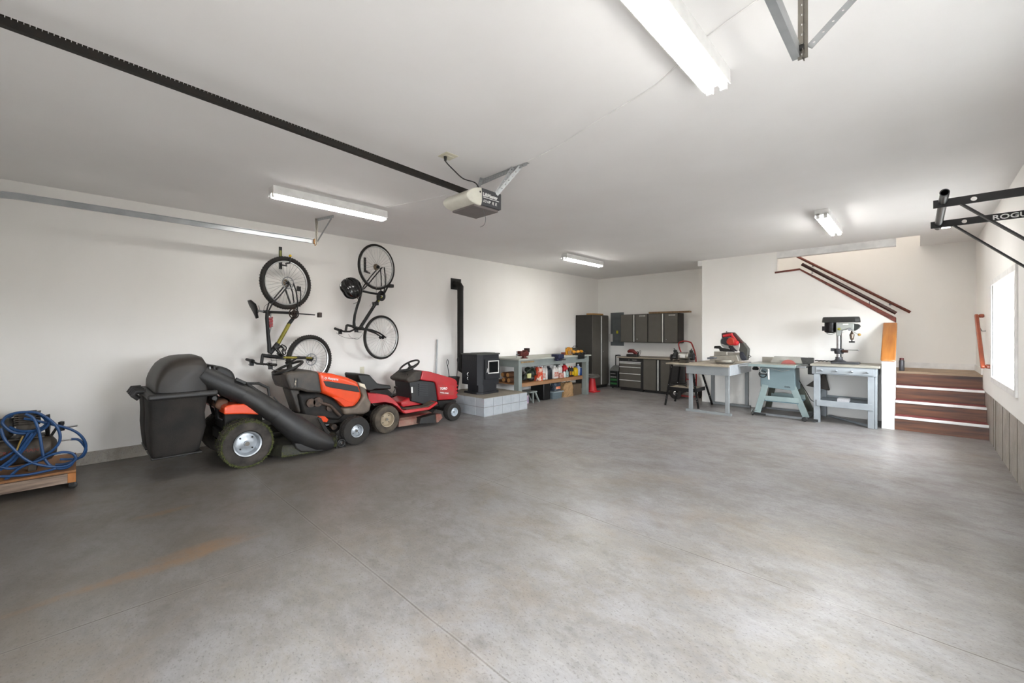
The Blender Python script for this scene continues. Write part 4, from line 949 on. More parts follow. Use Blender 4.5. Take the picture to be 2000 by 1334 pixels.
for o_ in (-.035, .045):
    MB().tube([C(960,820,o_), C(760,1060,o_), C(650,1160,o_), C(600,1300,o_*.6)], .009, 8).build('seat_stay', BF, bk1)
    MB().tube([C(1040,800,o_), C(1090,950,o_), C(1115,1130,o_), B(1040,190,o_*.8)], .009, 8).build('chain_stay', BF, bk1)
MB().tube([C(950,890,-.03), C(1050,1180,-.03)], .011, 8).build('brace_link', BF, bk1)
MB().tube([B(610,200), B(612,450), B(590,540)], .007, 8).tube([B(612,260), B(612,440)], .012).build('shock_absorber', GMET, bk1)
sp_ = []
for k in range(90): a = k/90*2*pi*7; c_ = B(612, 262)+(B(612, 440)-B(612, 262))*(k/90); sp_.append(c_+bn*cos(a)*.022+bt*sin(a)*.022)
MB().tube(sp_, .0055, 6).build('red_coil_spring', mat('red_spring', 'c2202c', .35), bk1)
MB().tube([B(480,165), B(400,150)], .013).build('seat_post', GMET, bk1)
sd = saddle([B(235,-30), B(290,40), B(330,130), B(350,210), B(372,280)], [.03, .075, .062, .03, .018], bn, bk1, mat('black_saddle', '1a1a1a', .4))
MB().tube([B(385,60,.02), B(400,120,.02), B(370,200,.015)], .004, 6).tube([B(385,60,-.02), B(400,120,-.02), B(370,200,-.015)], .004, 6).build('saddle_rail', CHR, sd)
for o_ in (-.062, .062):
    MB().tube([B(770,960,o_), B(1010,965,o_)], .0165, 12).build('fork_stanchion', OLV, bk1)
    MB().tube([B(1010,965,o_), B(1150,965,o_), B(1300,975,o_)], [.02,.019,.013], 12).build('fork_lower', BLK, bk1)
    MB().tube([B(1160,965,o_+.012), B(1260,970,o_+.010)], .012, 8).build('fork_decal', OLV, bk1)
MB().cyl(B(775,960,-.075), B(775,960,.075), .024).tube([B(1010,970,-.07), B(900,1060,-.03), B(900,1060,.03), B(1010,970,.07)], .012).build('fork_crown', BF, bk1)
MB().tube([B(470,930), B(450,1080)], .018).build('stem', BLK, bk1)
hb_c = B(440,1075)
HBc = [hb_c-bn*.31+Vector((0,0,.045)), hb_c-bn*.2+Vector((0,0,.03)), hb_c-bn*.08, hb_c+bn*.08, hb_c+bn*.2+Vector((0,0,-.0)), hb_c+bn*.31+Vector((0,0,.0))]
hbar = MB().tube(HBc, .0125, 10).build('handlebar', BF, bk1)
for s_ in (0, 1):
    a, b_ = (HBc[0], HBc[1]) if s_ == 0 else (HBc[5], HBc[4])
    MB().cyl(a, a+(b_-a)*.95, .0175).build('grip', BLK, hbar)
    MB().cyl(b_+(a-b_)*.05, b_-(a-b_)*.25, .024).box(b_-Vector((.02,.02,.055)), b_+Vector((.02,.02,-.01))).build('shifter', BMET, hbar)
    MB().tube([b_, b_+Vector((0,.02,-.06)), a*.7+b_*.3+Vector((0,.02,-.07)), a+Vector((0,.02,-.065))], .005, 6).build('brake_lever', GMET, hbar)
MB().lathe(B(985,200,.035), bn, [(.056,0),(.069,0),(.071,.002),(.069,.004),(.056,.004)], 36, closed=True).lathe(B(985,200,.045), bn, [(.02,0),(.045,0),(.045,.003),(.02,.003)], 32, closed=True).cyl(B(985,200,-.05), B(985,200,.06), .018).build('chainring', mat('bronze_ring', '4a3c34', .5, .6), bk1)
for a, b_, o_ in ((B(985,200,.065), B(1320,225,.065), .1), (B(985,200,-.065), B(690,185,-.065), -.1)):
    cr = MB().beam(a, b_, .014, .026, up=bn).build('crank', BMET, bk1)
    MB().box(b_+bn*(o_*.9)-Vector((.035,.012,.035)), b_+bn*(o_*.9)+Vector((.035,.03,.03))).build('pedal', mat('pedal_grey', '5a514c', .5, .5), cr, bevel=.006)
MB().tube([C(1130,850,.03), C(1180,880,.03), C(1190,1000,.03), C(1175,1230,.03)], .006, 6).box(C(1150,900,.03)-Vector((.02,.02,.03)), C(1150,900,.03)+Vector((.02,.02,.03))).build('rear_derailleur', BMET, bk1)
for p in ([B(590,980,.03), B(600,1050,.04), B(540,1120,.05), B(480,1080,.08)], [B(690,980,.02), B(680,1060,.04), B(600,1130,.09), B(500,1110,.12)], [B(480,1100,0), B(600,1020,.03), B(760,1000,.06), B(900,990,.07)], [B(470,170,.02), B(480,80,.03), B(540,30,.03), B(590,10,.03)], [B(530,860,.03), B(560,920,.05), B(650,920,.05), B(700,860,.04)]):
    MB().tube(spline(p), .0022, 5).build('brake_cable', BLK, bk1)
lk = MB()
for u, v, q in ((760,850,.045), (740,830,.05), (790,830,.055)):
    c_ = B(u, v, .03); lk.tube([c_+bt*cos(2*pi*k/24)*q*.8+Vector((0,0,1))*sin(2*pi*k/24)*q*1.2+bn*.02*sin(k) for k in range(24)], .007, 8, closed=True)
lk.build('cable_lock', BLK, bk1)
MB().beam(B(640,790,.02), B(720,770,.03), .05, .05).build('frame_bag', BLK, bk1, bevel=.01)
hk = thing('bike_hook', U(547, 500, X=XL+.01), 'black wall hook with yellow stop holding the top wheel of the mountain bike', 'wall hook')
hp = U(547.5, 492, X=XL); ze = U(547, 482, X=XL).z
MB().box((XL+.001, hp.y-.02, ze-.30), (XL+.012, hp.y+.02, ze)).build('back_plate', BLK, hk, bevel=.004)
MB().box((XL+.012, hp.y-.012, ze-.13), (XL+.014, hp.y+.012, ze-.05)).build('plate_label', mat('olive_label', '9a9a50', .5), hk)
wt = C(925, 790)+Vector((0,0,.335)); wt2 = C(990,400)
MB().tube([(XL+.012, hp.y, ze-.24), (XL+.15, hp.y+.03, wt.z-.085), (wt2.x-.04, wt2.y-.02, wt.z-.078), (wt2.x+.04, wt2.y, wt.z-.078), (wt2.x+.055, wt2.y, wt.z-.05), (wt2.x+.055, wt2.y, wt.z+.005)], .009).build('hook_arm', BLK, hk)
MB().sph((wt2.x+.055, wt2.y, wt.z+.012), .017).build('yellow_tip', YEL, hk)
# second bicycle
Bp2, bt2, bn2 = bikeplane((-5.84, 3.15, 0), radians(-12))
bk2 = thing('hybrid_bike', Bp2(746, 659), 'slim tyred black hybrid bicycle hung on the wall right of the mountain bike', 'bicycle')
D = lambda u, v, off=0: Bp2(630+u/10.2625, 470+v/10.2625, off)
E = lambda u, v, off=0: Bp2(630+u/9.53, 570+v/9.53, off)
wheel('rear_wheel', D(1090,530), bn2, .342, .017, bk2, False, ALU, cass=True)
wheel('front_wheel', E(1100,848), bn2, .335, .017, bk2, False, ALU)
f_ = MB()
f_.tube([D(790,960), E(685,150), E(640,280), E(600,430), E(585,560), E(590,650)], [.018,.018,.018,.018,.019,.022], 12)
f_.tube([D(760,1000), D(900,1035), D(1150,1080)], .016, 12)
f_.tube([E(1090,90), E(960,260), E(820,480), E(700,670)], .023, 12)
f_.cyl(E(570,655), E(700,690), .021)
f_.build('frame', BF, bk2)
MB().tube([E(1085,95,.018), E(1020,185,.018)], .012, 8).build('yellow_frame_decal', mat('olive_yellow', '9d9a2e', .4), bk2)
for o_ in (-.04, .05):
    MB().tube([D(1150,545,o_), D(1000,720,o_), D(860,900,o_*.8), D(800,980,o_*.4)], .009, 8).build('seat_stay', BF, bk2)
    MB().tube([D(1190,540,o_), D(1210,700,o_), D(1215,880,o_), E(1100,60,o_*.7)], .009, 8).build('chain_stay', BF, bk2)
    MB().tube([E(720,690,o_), E(880,715,o_), E(1000,760,o_), E(1090,815,o_), E(1140,855,o_)], [.014,.015,.013,.011,.008], 10).build('fork_blade', BF, bk2)
MB().cyl(E(725,692,-.06), E(725,692,.07), .018).build('fork_crown', BF, bk2)
MB().tube([E(600,655), E(460,620), E(450,625), E(430,730)], .017).build('stem', BLK, bk2)
hc = E(455,740)
HB2 = [hc-bn2*.27+Vector((0,0,.045)), hc-bn2*.15+Vector((0,0,.015)), hc-bn2*.05, hc+bn2*.06, hc+bn2*.2+Vector((0,0,.04)), hc+bn2*.33+Vector((0,0,.055))]
hbar = MB().tube(HB2, .0125, 10).build('handlebar', BF, bk2)
for s_ in (0, 1):
    a, b_ = (HB2[0], HB2[1]) if s_ == 0 else (HB2[5], HB2[4])
    MB().cyl(a, a+(b_-a)*.8, .018).build('grip', BLK, hbar)
    MB().cyl(b_, b_-(a-b_)*.2, .023).box(b_-Vector((.018,.02,.05)), b_+Vector((.018,.02,-.005))).build('shifter', BMET, hbar)
    MB().tube([b_, b_+Vector((0,.02,-.05)), a*.6+b_*.4+Vector((0,.02,-.055))], .005, 6).build('brake_lever', GMET, hbar)
MB().lathe(D(1150,1110,.03), bn2, [(.03,0),(.078,0),(.078,.004),(.03,.004)], 36, closed=True).cyl(D(1160,1080,-.05), D(1160,1080,.06), .017).build('chainring', BMET, bk2)
for a, b_, o_ in ((D(1170,1090,.06), D(1250,925,.065), .6), (D(1150,1090,-.06), E(1075,220,-.06), -.6)):
    cr = MB().beam(a, b_, .013, .024, up=bn2).build('crank', BMET, bk2)
    MB().box(b_+bn2*(o_*.09)-Vector((.04,.03,.02)), b_+bn2*(o_*.09)+Vector((.04,.04,.03))).build('pedal', BLK, cr, bevel=.006)
MB().tube([E(910,190,.02), E(860,265,.02), E(930,290,.02), E(960,225,.02)], .0025, 5, closed=True).tube([E(930,290,0), E(870,360,0)], .003, 5).build('bottle_cage', GMET, bk2)
MB().tube([D(770,985), D(700,960)], .013).build('seat_post', GMET, bk2)
saddle([D(640,860), D(660,930), D(680,1010), D(705,1100)], [.06, .07, .04, .02], bn2, bk2, mat('black_saddle'))
for p in ([E(440,790,.05), E(480,850,.06), E(600,880,.06), E(680,820,.05), E(720,760,.04)], [E(340,760,-.1), E(400,830,-.05), E(520,870,0), E(650,860,.03)], [D(860,780,.0), D(800,800,.02), D(770,850,.02), D(790,900,.02)], [D(1050,620,.03), D(1050,1050,.03)], [D(1280,670,0), D(1280,880,0)]):
    MB().tube(spline(p), .0022, 5).build('brake_cable', BLK, bk2)
h2 = thing('bike_hook', D(850,450), 'black J shaped wall hook seen through the top wheel of the slim tyred bicycle', 'wall hook')
ha = U(712.5, 503, X=XL); hb2 = U(713.5, 531, X=XL)
MB().box((XL+.001, ha.y-.018, hb2.z-.01), (XL+.012, ha.y+.018, ha.z)).build('back_plate', BLK, h2, bevel=.004)
wy_ = D(1090,530)
MB().tube([(XL+.012, ha.y, hb2.z), (XL+.1, ha.y+.03, hb2.z-.03), (D(950,600,-.08).x, D(950,600,-.08).y, D(950,600).z)], .010).build('hook_arm', BLK, h2)
# helmet
hc = U(686.5, 564, X=-5.72)
he = thing('bicycle_helmet', hc, 'glossy black vented bicycle helmet hung on the saddle of the slim tyred bicycle', 'helmet')
hm_ = MB(); HEM = mat('gloss_black_shell', '161616', .18, coat=.6)
n1 = Vector((.45,-.25,.15)).normalized()
def onh(u, v, r=1.0):
    # u along length (vertical), v around
    L_, W_, D_ = .158, .135, .115
    a = u; b_ = v
    x1 = Vector((0, .95, .3)).normalized(); z1 = n1.cross(x1).normalized(); x1 = z1.cross(n1)
    return hc + z1*(sin(a)*L_*r) + x1*(cos(a)*sin(b_)*W_*r) + n1*(cos(a)*cos(b_)*D_*r)
rings = []
for i in range(17):
    a = -pi/2+.06+(pi-.12)*i/16; rings.append([onh(a, -pi*.52+pi*1.04*k/24) for k in range(25)]+[onh(a, pi*.5-pi*k/24, .86) for k in range(25)])
hm_.loft(rings).build('shell', HEM, he)
for k in range(-3, 4):
    b_ = k*.42; MB().tube([onh(-1.25+2.5*j/14, b_*(1-.1*cos(j)), 1.03) for j in range(15)], [.006+.006*sin(pi*j/14) for j in range(15)], 8).build('rib', HEM if k % 2 else BLK, he)
MB().tube([onh(-1.3, .3), onh(-1.3,.3)+Vector((.01,.02,-.06)), onh(-1.3,.3)+Vector((.01,-.02,-.12))], .004, 6).tube([onh(-1.3, .0), onh(-1.3,0)+Vector((.01,.05,-.06)), onh(-1.3,.3)+Vector((.01,-.06,-.10))], .004, 6).build('chin_strap', BLK, he)
# ================================================================= LEFT WORKBENCH
wb_ = thing('workbench', (-5.66, 6.7, 0), 'long grey green workbench with a lower shelf along the left wall', 'workbench')
wx0, wx1, wy0_, wy1_ = -6.12, -5.24, 5.60, 7.88
WT = .878
MB().box((wx0, wy0_-.03, WT-.028), (wx1+.03, wy1_+.05, WT)).build('worktop', mat('dusty_bench_top', 'a5a79f', .6, col2='8f8d82', scale=3, amt=.8), wb_, bevel=.003)
MB().box((wx1-.03, wy0_, .725), (wx1, wy1_, WT-.03)).build('front_apron', GRNP, wb_, bevel=.003)
MB().box((wx0, wy0_, .725), (wx1-.03, wy0_+.03, WT-.03)).build('end_apron', GRNP, wb_, bevel=.003)
MB().box((wx0, wy1_-.03, .725), (wx1-.03, wy1_, WT-.03)).build('end_apron', GRNP, wb_, bevel=.003)
for (x, y) in ((wx1-.09, wy0_+.0), (wx1-.09, wy1_-.1), (wx0+.02, wy0_+.03), (wx0+.02, wy1_-.13)):
    MB().box((x-.03, y+.0, 0), (x+.09, y+.09, .73)).build('leg', GRNP, wb_, bevel=.003)
SZ = U(1020, 745, X=-5.30).z
SZ = (SZ+U(1135, 738, X=-5.30).z)/2
MB().box((wx0, wy0_+.03, SZ-.02), (wx1-.10, wy1_-.03, SZ)).build('shelf', PLY, wb_)
MB().box((wx1-.135, wy0_+.1, SZ-.075), (wx1-.10, wy1_-.1, SZ-.02)).build('shelf_rail', mat('shelf_rail_wood', '96704f', .6, col2='785840', scale=4), wb_)
MB().box((wx1-.001, wy0_+.06, .80), (wx1+.012, wy0_+.42, .83)).build('edge_board', BWOOD, wb_)
def yat(px, X): return U(px, 700, X=X).y
# --- vises and tools on the bench
def vise(px0, px1, y0p, m, label):
    ya, yb_ = yat(px0, -5.3), yat(px1, -5.3); s_ = (yb_-ya); zt = WT; yc = (ya+yb_)/2
    v = thing('bench_vise', (-5.33, yc, zt), label, 'vise')
    MB().lathe((-5.35, yc, zt), (0,0,1), [(0,0),(.07,0),(.07,.012),(.045,.02),(.04,.05),(0,.05)], 20).build('base', m, v)
    MB().prism([(-5.40, ya+.02, zt+.045), (-5.40, yb_-.05, zt+.045), (-5.40, yb_-.03, zt+.10), (-5.40, yc+.03, zt+.155), (-5.40, yc-.0, zt+.155), (-5.40, yc-.02, zt+.11), (-5.40, ya+.02, zt+.10)], (.10, 0, 0)).build('fixed_jaw', m, v, bevel=.008)
    MB().box((-5.40, ya-.02, zt+.05), (-5.30, ya+.04, zt+.14)).build('sliding_jaw', m, v, bevel=.008)
    MB().cyl((-5.35, ya-.09, zt+.075), (-5.35, ya, zt+.075), .014).cyl((-5.35, ya-.085, zt+.02), (-5.35, ya-.085, zt+.14), .006).build('screw_handle', GMET, v)
    return v
VR = mat('brick_red_cast_iron', '6f2a22', .45, .3, col2='4b211c', scale=14)
v1 = vise(1019, 1036, 0, VR, 'brick red bench vise near the left end of the grey green workbench')
MB().box((-5.395, yat(1026.5,-5.35), WT+.11), (-5.305, yat(1031.5,-5.35), WT+.19)).box((-5.38, yat(1026,-5.35), WT+.08), (-5.31, yat(1029,-5.35), WT+.13)).build('anvil_block', mat('dark_cast_iron', '3b2622', .5, .4), v1, bevel=.006)
ya, yb_ = yat(1083, -5.2), yat(1096, -5.2)
v = thing('bench_vise', (-5.2, (ya+yb_)/2, .80), 'dark blue vise clamped to the front edge of the grey green workbench', 'vise')
VB = mat('dark_blue_cast_iron', '2c3556', .45, .3, col2='39304a', scale=14)
MB().box((-5.30, ya+.02, WT), (-5.14, yb_, WT+.055)).box((-5.209, ya+.02, .80), (-5.14, yb_-.03, WT+.01)).build('body', VB, v, bevel=.01)
MB().box((-5.14, ya, .845), (-5.09, yb_-.04, WT+.05)).build('sliding_jaw', VB, v, bevel=.01)
MB().cyl((-5.14, (ya+yb_)/2, .83), (-5.0, (ya+yb_)/2, .83), .012).cyl((-5.02, (ya+yb_)/2-.07, .79), (-5.02, (ya+yb_)/2+.05, .86), .005).build('screw_handle', GMET, v)
def simple_box(name, lo, hi, m, label, cat, group=None, bevel=.004, extra=None):
    t = thing(name, ((lo[0]+hi[0])/2, (lo[1]+hi[1])/2, lo[2]), label, cat, group)
    MB().box(lo, hi).build('body', m, t, bevel=bevel)
    if extra: extra(t)
    return t
ya, yb_ = yat(1097, -5.6), yat(1106, -5.6)
tag(MB().box((-5.62, ya, WT), (-5.54, yb_, WT+.055)).build('red_brick', mat('red_brick', '7b4034', .85, col2='63332b', scale=30, bump=.2), bevel=.004), 'small reddish brick lying on the workbench left of the yellow clamps', 'brick')
YO = mat('amber_plastic', 'c98a1e', .45, col2='8b5c14', scale=14)
for i, (pa, pb, h, lb) in enumerate(((1106, 1109, .14, 'upright amber clamp standing leftmost of the amber clamps on the workbench'), (1109.5, 1113, .17, 'tallest amber clamp standing on the workbench'), (1113.5, 1117, .12, 'short amber clamp standing beside the long grey case'))):
    ya, yb_ = yat(pa, -5.5), yat(pb, -5.5)
    t = thing('clamp', (-5.5, (ya+yb_)/2, WT), lb, 'clamp')
    MB().box((-5.53, ya, WT), (-5.49, yb_, WT+h)).build('bar', YO, t, bevel=.005)
    MB().box((-5.49, ya, WT+h-.05), (-5.43, yb_, WT+h-.02)).build('jaw', YO, t, bevel=.004)
    MB().cyl((-5.45, (ya+yb_)/2, WT+.02), (-5.45, (ya+yb_)/2, WT+h-.02), .008).build('screw', GMET, t)
ya, yb_ = yat(1112, -5.62), 7.88
t = thing('tool_case', (-5.62, (ya+yb_)/2, WT), 'long grey green metal case at the back of the workbench', 'case')
MB().box((-5.72, ya, WT), (-5.56, yb_, WT+.13)).build('body', mat('olive_grey_metal', '5c5b50', .5, .3), t, bevel=.006)
MB().box((-5.73, ya-.005, WT+.13), (-5.55, yb_+.005, WT+.145)).build('lid', mat('olive_grey_metal'), t, bevel=.004)
MB().tube([(-5.64, ya+.15, WT+.145), (-5.64, ya+.19, WT+.18), (-5.64, ya+.32, WT+.18), (-5.64, ya+.36, WT+.145)], .007).build('handle', BLK, t)
for i, (pa, pb, h, lb) in enumerate(((1122.5, 1126, .10, 'amber power tool lying leftmost before the long grey case'), (1130, 1134, .09, 'amber power tool lying middle before the long grey case'), (1138.3, 1141.5, .11, 'amber power tool lying rightmost before the long grey case'))):
    ya, yb_ = yat(pa, -5.4), min(yat(pb, -5.4), 7.84)
    t = thing('power_tool', (-5.42, (ya+yb_)/2, WT), lb, 'power tool')
    MB().tube([(-5.46, ya, WT+.05), (-5.45, ya+.03, WT+.06), (-5.44, (ya+yb_)/2, WT+.06), (-5.43, yb_-.02, WT+.05), (-5.43, yb_, WT+.045)], [.02,.038,.04,.034,.02], 14).build('motor_body', YO, t)
    MB().beam((-5.42, (ya+yb_)/2, WT+.03), (-5.32, (ya+yb_)/2+.02, WT+.022), .035, .04).build('grip', BLK, t, bevel=.008)
    MB().cyl((-5.43, yb_, WT+.045), (-5.43, yb_+.04, WT+.04), .014).build('chuck', GMET, t)
ya, yb_ = yat(1124, -5.26), yat(1138, -5.26)
t = thing('clamp', (-5.24, (ya+yb_)/2, .82), 'dark bar clamp fixed over the front edge of the workbench under the amber tools', 'clamp')
MB().box((-5.34, ya, WT), (-5.209, yb_, WT+.02)).build('top_jaw', BMET, t, bevel=.004)
MB().box((-5.208, ya+.02, .80), (-5.18, yb_-.04, WT+.02)).tube([(-5.19, ya, .82), (-5.15, yb_, .84)], .007).build('frame', BMET, t, bevel=.004)
# --- jugs and bottles on the shelf
def jug(px0, px1, ztop, m, capm, label, X=-5.45, dep=.12, nm='jug', z0=None, handle=True, lab=None, grp='containers on the workbench shelf'):
    z0 = SZ if z0 is None else z0
    ya, yb_ = yat(px0, X), yat(px1, X); yc = (ya+yb_)/2; w = (yb_-ya)/2; h = ztop-z0
    t = thing(nm, (X, yc, z0), label, nm, grp)
    rings = []
    for f_, k in ((0, .9), (.03, 1), (.6, 1), (.72, .93), (.82, .65), (.88, .34), (.93, .28)):
        rings.append([(v[0], v[2], z0+h*f_) for v in sup(0, X-dep/2*k, X+dep/2*k, yc-w*k, yc+w*k, 0, e=4, k=24)])
    MB().loft(rings).build('body', m, t, angle=50)
    MB().cyl((X, yc, z0+h*.92), (X, yc, z0+h), min(w*.42, .03)).build('cap', capm, t)
    if handle: MB().tube(spline([(X+dep*.30, yc, z0+h*.88), (X+dep*.46, yc, z0+h*.82), (X+dep*.48, yc, z0+h*.6), (X+dep*.42, yc, z0+h*.5)], 5), .010, 8).build('handle', m, t)
    if lab: MB().box((X+dep*.5-.002, yc-w*.75, z0+h*.15), (X+dep*.5+.002, yc+w*.75, z0+h*.5)).build('paper_label', lab, t)
    return t
WP2 = mat('milky_plastic', 'd6d4cf', .4, col2='b9aea6', scale=14)
RL = mat('red_print', 'b0382c', .5, col2='d8c9b8', scale=40, amt=.9)
BLP = mat('blue_plastic', '1f55a8', .4); TEAL = mat('teal_print', '4d8a8c', .5, col2='c9c9c0', scale=40, amt=.9)
DBL = mat('dark_blue_grey_plastic', '32383f', .4)
zt_ = lambda px, y, X=-5.45: U(px, y, X=X).z
jug(1056.5, 1061.5, zt_(1059, 715), WP2, WHITEP, 'tall milky white jug just right of the orange bag, left one of the pair', lab=RL)
jug(1062, 1066, zt_(1064, 715), WP2, WHITEP, 'slim milky white jug standing left of the black jug')
jug(1067, 1075, zt_(1071, 715), DBL, BLK, 'blue black square jug on the middle of the shelf', handle=True)
jug(1077, 1088, zt_(1082, 714), WP2, WHITEP, 'broad white jug with a red and white label right of the blue black jug', lab=RL)
jug(1089, 1096, zt_(1092, 713), WP2, WHITEP, 'white squat bottle standing on the small red box', z0=zt_(1092, 728), dep=.09)
ya, yb_ = yat(1088.5, -5.45), yat(1097, -5.45)
simple_box('red_carton', (-5.52, ya, SZ), (-5.38, yb_, zt_(1092, 728)-.001), RL, 'small red and white carton under the squat white bottle', 'box')
jug(1098, 1106, zt_(1102, 711), REDP, BLK, 'bright red jug on the shelf left of the yellow one', X=-5.50)
jug(1100, 1104, zt_(1102, 724, -5.40), WHITEP, REDP, 'small white spray bottle standing before the red jug', X=-5.395, dep=.05, nm='bottle', handle=False)
jug(1105, 1109.5, zt_(1107, 722, -5.40), TEAL, WHITEP, 'small teal and white bottle before the red jug', X=-5.395, dep=.05, nm='bottle', handle=False)
jug(1110, 1114, zt_(1112, 715), BLK, YEL, 'black bottle with yellow cap left of the yellow jug, left of two', dep=.07, nm='bottle', handle=False, lab=mat('amber_plastic'))
jug(1114.5, 1118.5, zt_(1116, 716), BLK, REDP, 'black bottle with red cap touching the yellow jug', dep=.07, nm='bottle', handle=False, lab=YEL)
jug(1119.5, 1126, zt_(1122, 716), YEL, BLK, 'bright yellow jug near the right end of the shelf')
jug(1126.5, 1131.5, zt_(1129, 711), mat('blue_and_white_print', '2f5fae', .4, col2='d6dce2', scale=5, amt=1), WHITEP, 'tall blue and white bottle right of the yellow jug', dep=.08, nm='bottle', handle=False)
jug(1132, 1136.5, zt_(1134, 717), BLP, WHITEP, 'blue jug at the right end of the shelf', dep=.1)
# dark green garden sprayer bundle, orange bag
t = thing('garden_sprayer', (-5.5, yat(1033, -5.5), SZ), 'dark green and black bundled garden gear at the left end of the shelf', 'garden gear')
r5 = random.Random(5)
for nm_, (pu_, pv_, sr) in (('dark_tank', (1024, 737, .10)), ('green_tank', (1038, 728, .13)), ('dark_pouch', (1037, 741, .10)), ('green_lid', (1031, 722, .09))):
    c_ = U(pu_, pv_, X=-5.47); c_.z = max(c_.z, SZ+sr*.62)
    MB().sph(c_, sr*.9, (.8, .9, .62+.1*r5.random()), (r5.random()*.3, .2, .1)).build(nm_, GREEN if 'green' in nm_ else BLK, t)
c_ = U(1033, 734, X=-5.38); MB().box(c_-Vector((.01,.05,.045)), c_+Vector((.015,.05,.045))).build('cream_label', mat('cream_print', 'c9c890', .6, col2='8f8f5a', scale=30), t)
MB().tube(spline([U(1022, 742, X=-5.36), U(1028, 728, X=-5.37), U(1040, 718, X=-5.37), U(1047, 732, X=-5.37)]), .012).build('hose', GREEN, t)
def sack(name, px0, px1, ytop, m, label, X=-5.42, dep=.16, z0=None, m2=None, cat='bag', slump=.15):
    z0 = SZ if z0 is None else z0
    ya, yb_ = yat(px0, X), yat(px1, X); zt = U((px0+px1)/2, ytop, X=X).z; yc = (ya+yb_)/2; w = (yb_-ya)/2; h = zt-z0; rr = random.Random(int(px0))
    t = thing(name, (X, yc, z0), label, cat); rings = []
    for j in range(9):
        f_ = j/8; k = 1-.25*f_*f_; ring = []
        for v in sup(0, X-dep/2*k, X+dep/2*k, yc-w*k, yc+w*k, 0, e=3.2, k=28): ring.append((v[0]+rr.uniform(-.008,.008), v[2]+rr.uniform(-.008,.008)+slump*.1*f_, z0+h*f_+(rr.uniform(-.02,.02) if 0 < j else 0)))
        rings.append(ring)
    MB().loft(rings).build('sack_body', m, t, smooth=False)
    if m2: MB().box((X+dep/2*.93, yc-w*.55, z0+h*.2), (X+dep/2+.004, yc+w*.6, z0+h*.55)).build('printed_panel', m2, t)
    return t
sack('orange_bag', 1047, 1056, 718, mat('orange_red_print', 'c8431f', .5, col2='d9c7b4', scale=12, amt=1, ramp=(.5,.6)), 'orange red printed plastic bag on the shelf right of the garden sprayer gear')
sack('clear_bag', 1046, 1056, 707, mat('crinkled_clear_bag', 'b5aeb0', .3, col2='e6e2e2', scale=18, amt=1), 'crumpled grey clear bag wedged behind the orange bag under the workbench top', X=-5.66, z0=SZ)
# firewood on the shelf behind, seen past the stove
for k, (px, py, lb) in enumerate(((988, 736, 'upper left log on the shelf seen past the stove'), (998, 738, 'upper right log on the shelf beside the workbench leg'), (990, 745, 'lower left log on the shelf seen past the stove'), (1000, 745, 'lower right log on the shelf beside the workbench leg'))):
    c_ = U(px, py, Y=5.75); z = SZ+.05+(.095 if k < 2 else 0)
    t = thing('firewood_log', (c_.x, 5.75, z-.05), lb, 'log', 'split logs on the workbench shelf')
    MB().lathe((c_.x, 5.66, z), (0,1,0), [(0,0),(.035,0),(.046,.01),(.047,.29),(.04,.30),(0,.30)], 10).build('bark', mat('log_bark', '6d472a', .85, col2='4c2f1c', scale=12, bump=.3), t, smooth=False)
    MB().lathe((c_.x, 5.655, z), (0,1,0), [(0,0),(.04,0),(.04,.004),(0,.004)], 10).build('cut_end', mat('cut_log_end', 'ad7d48', .7, col2='8a5c30', scale=30), t)
# --- things on the floor under the bench
def yz_floor(px, X): return yat(px, X)
simple_box('black_bin', (-5.75, yat(1062, -5.4), 0), (-5.40, yat(1075, -5.4), .385), mat('black_bin', '161617', .4), 'tall black bin on the floor under the middle of the workbench', 'bin', bevel=.012)
t = thing('storage_tub', (-5.5, yat(1082, -5.4), 0), 'grey plastic storage tub on the floor under the workbench', 'tub')
ya, yb_ = yat(1076.5, -5.4), yat(1096, -5.4)
MB().loft([[(v[0], v[2], z) for v in sup(0, -5.66+k, -5.34-k, ya+k, yb_-k, 0, e=8)] for z, k in ((0, .02), (.13, .0))]).build('tub_body', mat('slate_grey_plastic', '5f6b70', .45), t, angle=60)
MB().box((-5.675, ya-.012, .13), (-5.325, yb_+.012, .15)).build('lid', mat('pale_grey_plastic', '8b979b', .45), t, bevel=.006)
sack('charcoal_bag', 1077, 1091, 748, mat('blue_black_bag', '3a4756', .5, col2='262c36', scale=6), 'dark printed bag with an orange flame picture on top of the grey tub', X=-5.5, z0=.151, m2=mat('flame_print', 'd0633a', .5, col2='e8b9a0', scale=14, amt=1))
sack('paper_sack', 1095.5, 1114.5, 747, mat('brown_paper', '9c7c56', .85, col2='7c6040', scale=6, bump=.2), 'open brown paper sack on the floor right of the grey tub', X=-5.44, dep=.22, z0=0, slump=.3)
t = simple_box('cardboard_box', (-5.62, yat(1120.5, -5.36), 0), (-5.36, yat(1136, -5.36), .24), mat('dark_cardboard', '6d5a45', .85, col2='57483a', scale=6), 'brown cardboard box on the floor beside the right bench leg', 'box')
t = thing('step_stool', (-5.5, yat(1042, -5.4), 0), 'small grey step stool under the left part of the workbench', 'stool')
ya, yb_ = yat(1031, -5.4), yat(1050, -5.4)
GS = mat('grey_stool_paint', '7d837f', .6)
MB().box((-5.60, ya, .20), (-5.34, yb_-.08, .225)).build('seat', GS, t, bevel=.004)
for (a, b_, x) in ((ya+.10, ya+.10, -5.36), (yb_-.12, yb_, -5.36), (ya+.10, ya+.10, -5.58), (yb_-.12, yb_, -5.58)): MB().beam((x, a, .20), (x, b_, .0), .03, .025).build('leg', GS, t)
t = simple_box('printed_carton', (-5.52, yat(1029, -5.36), 0), (-5.40, yat(1036, -5.36), .15), mat('pink_blue_print', '8a7f9c', .5, col2='c7a9ae', scale=20, amt=1), 'small pink and blue carton on the floor beside the block hearth', 'box')
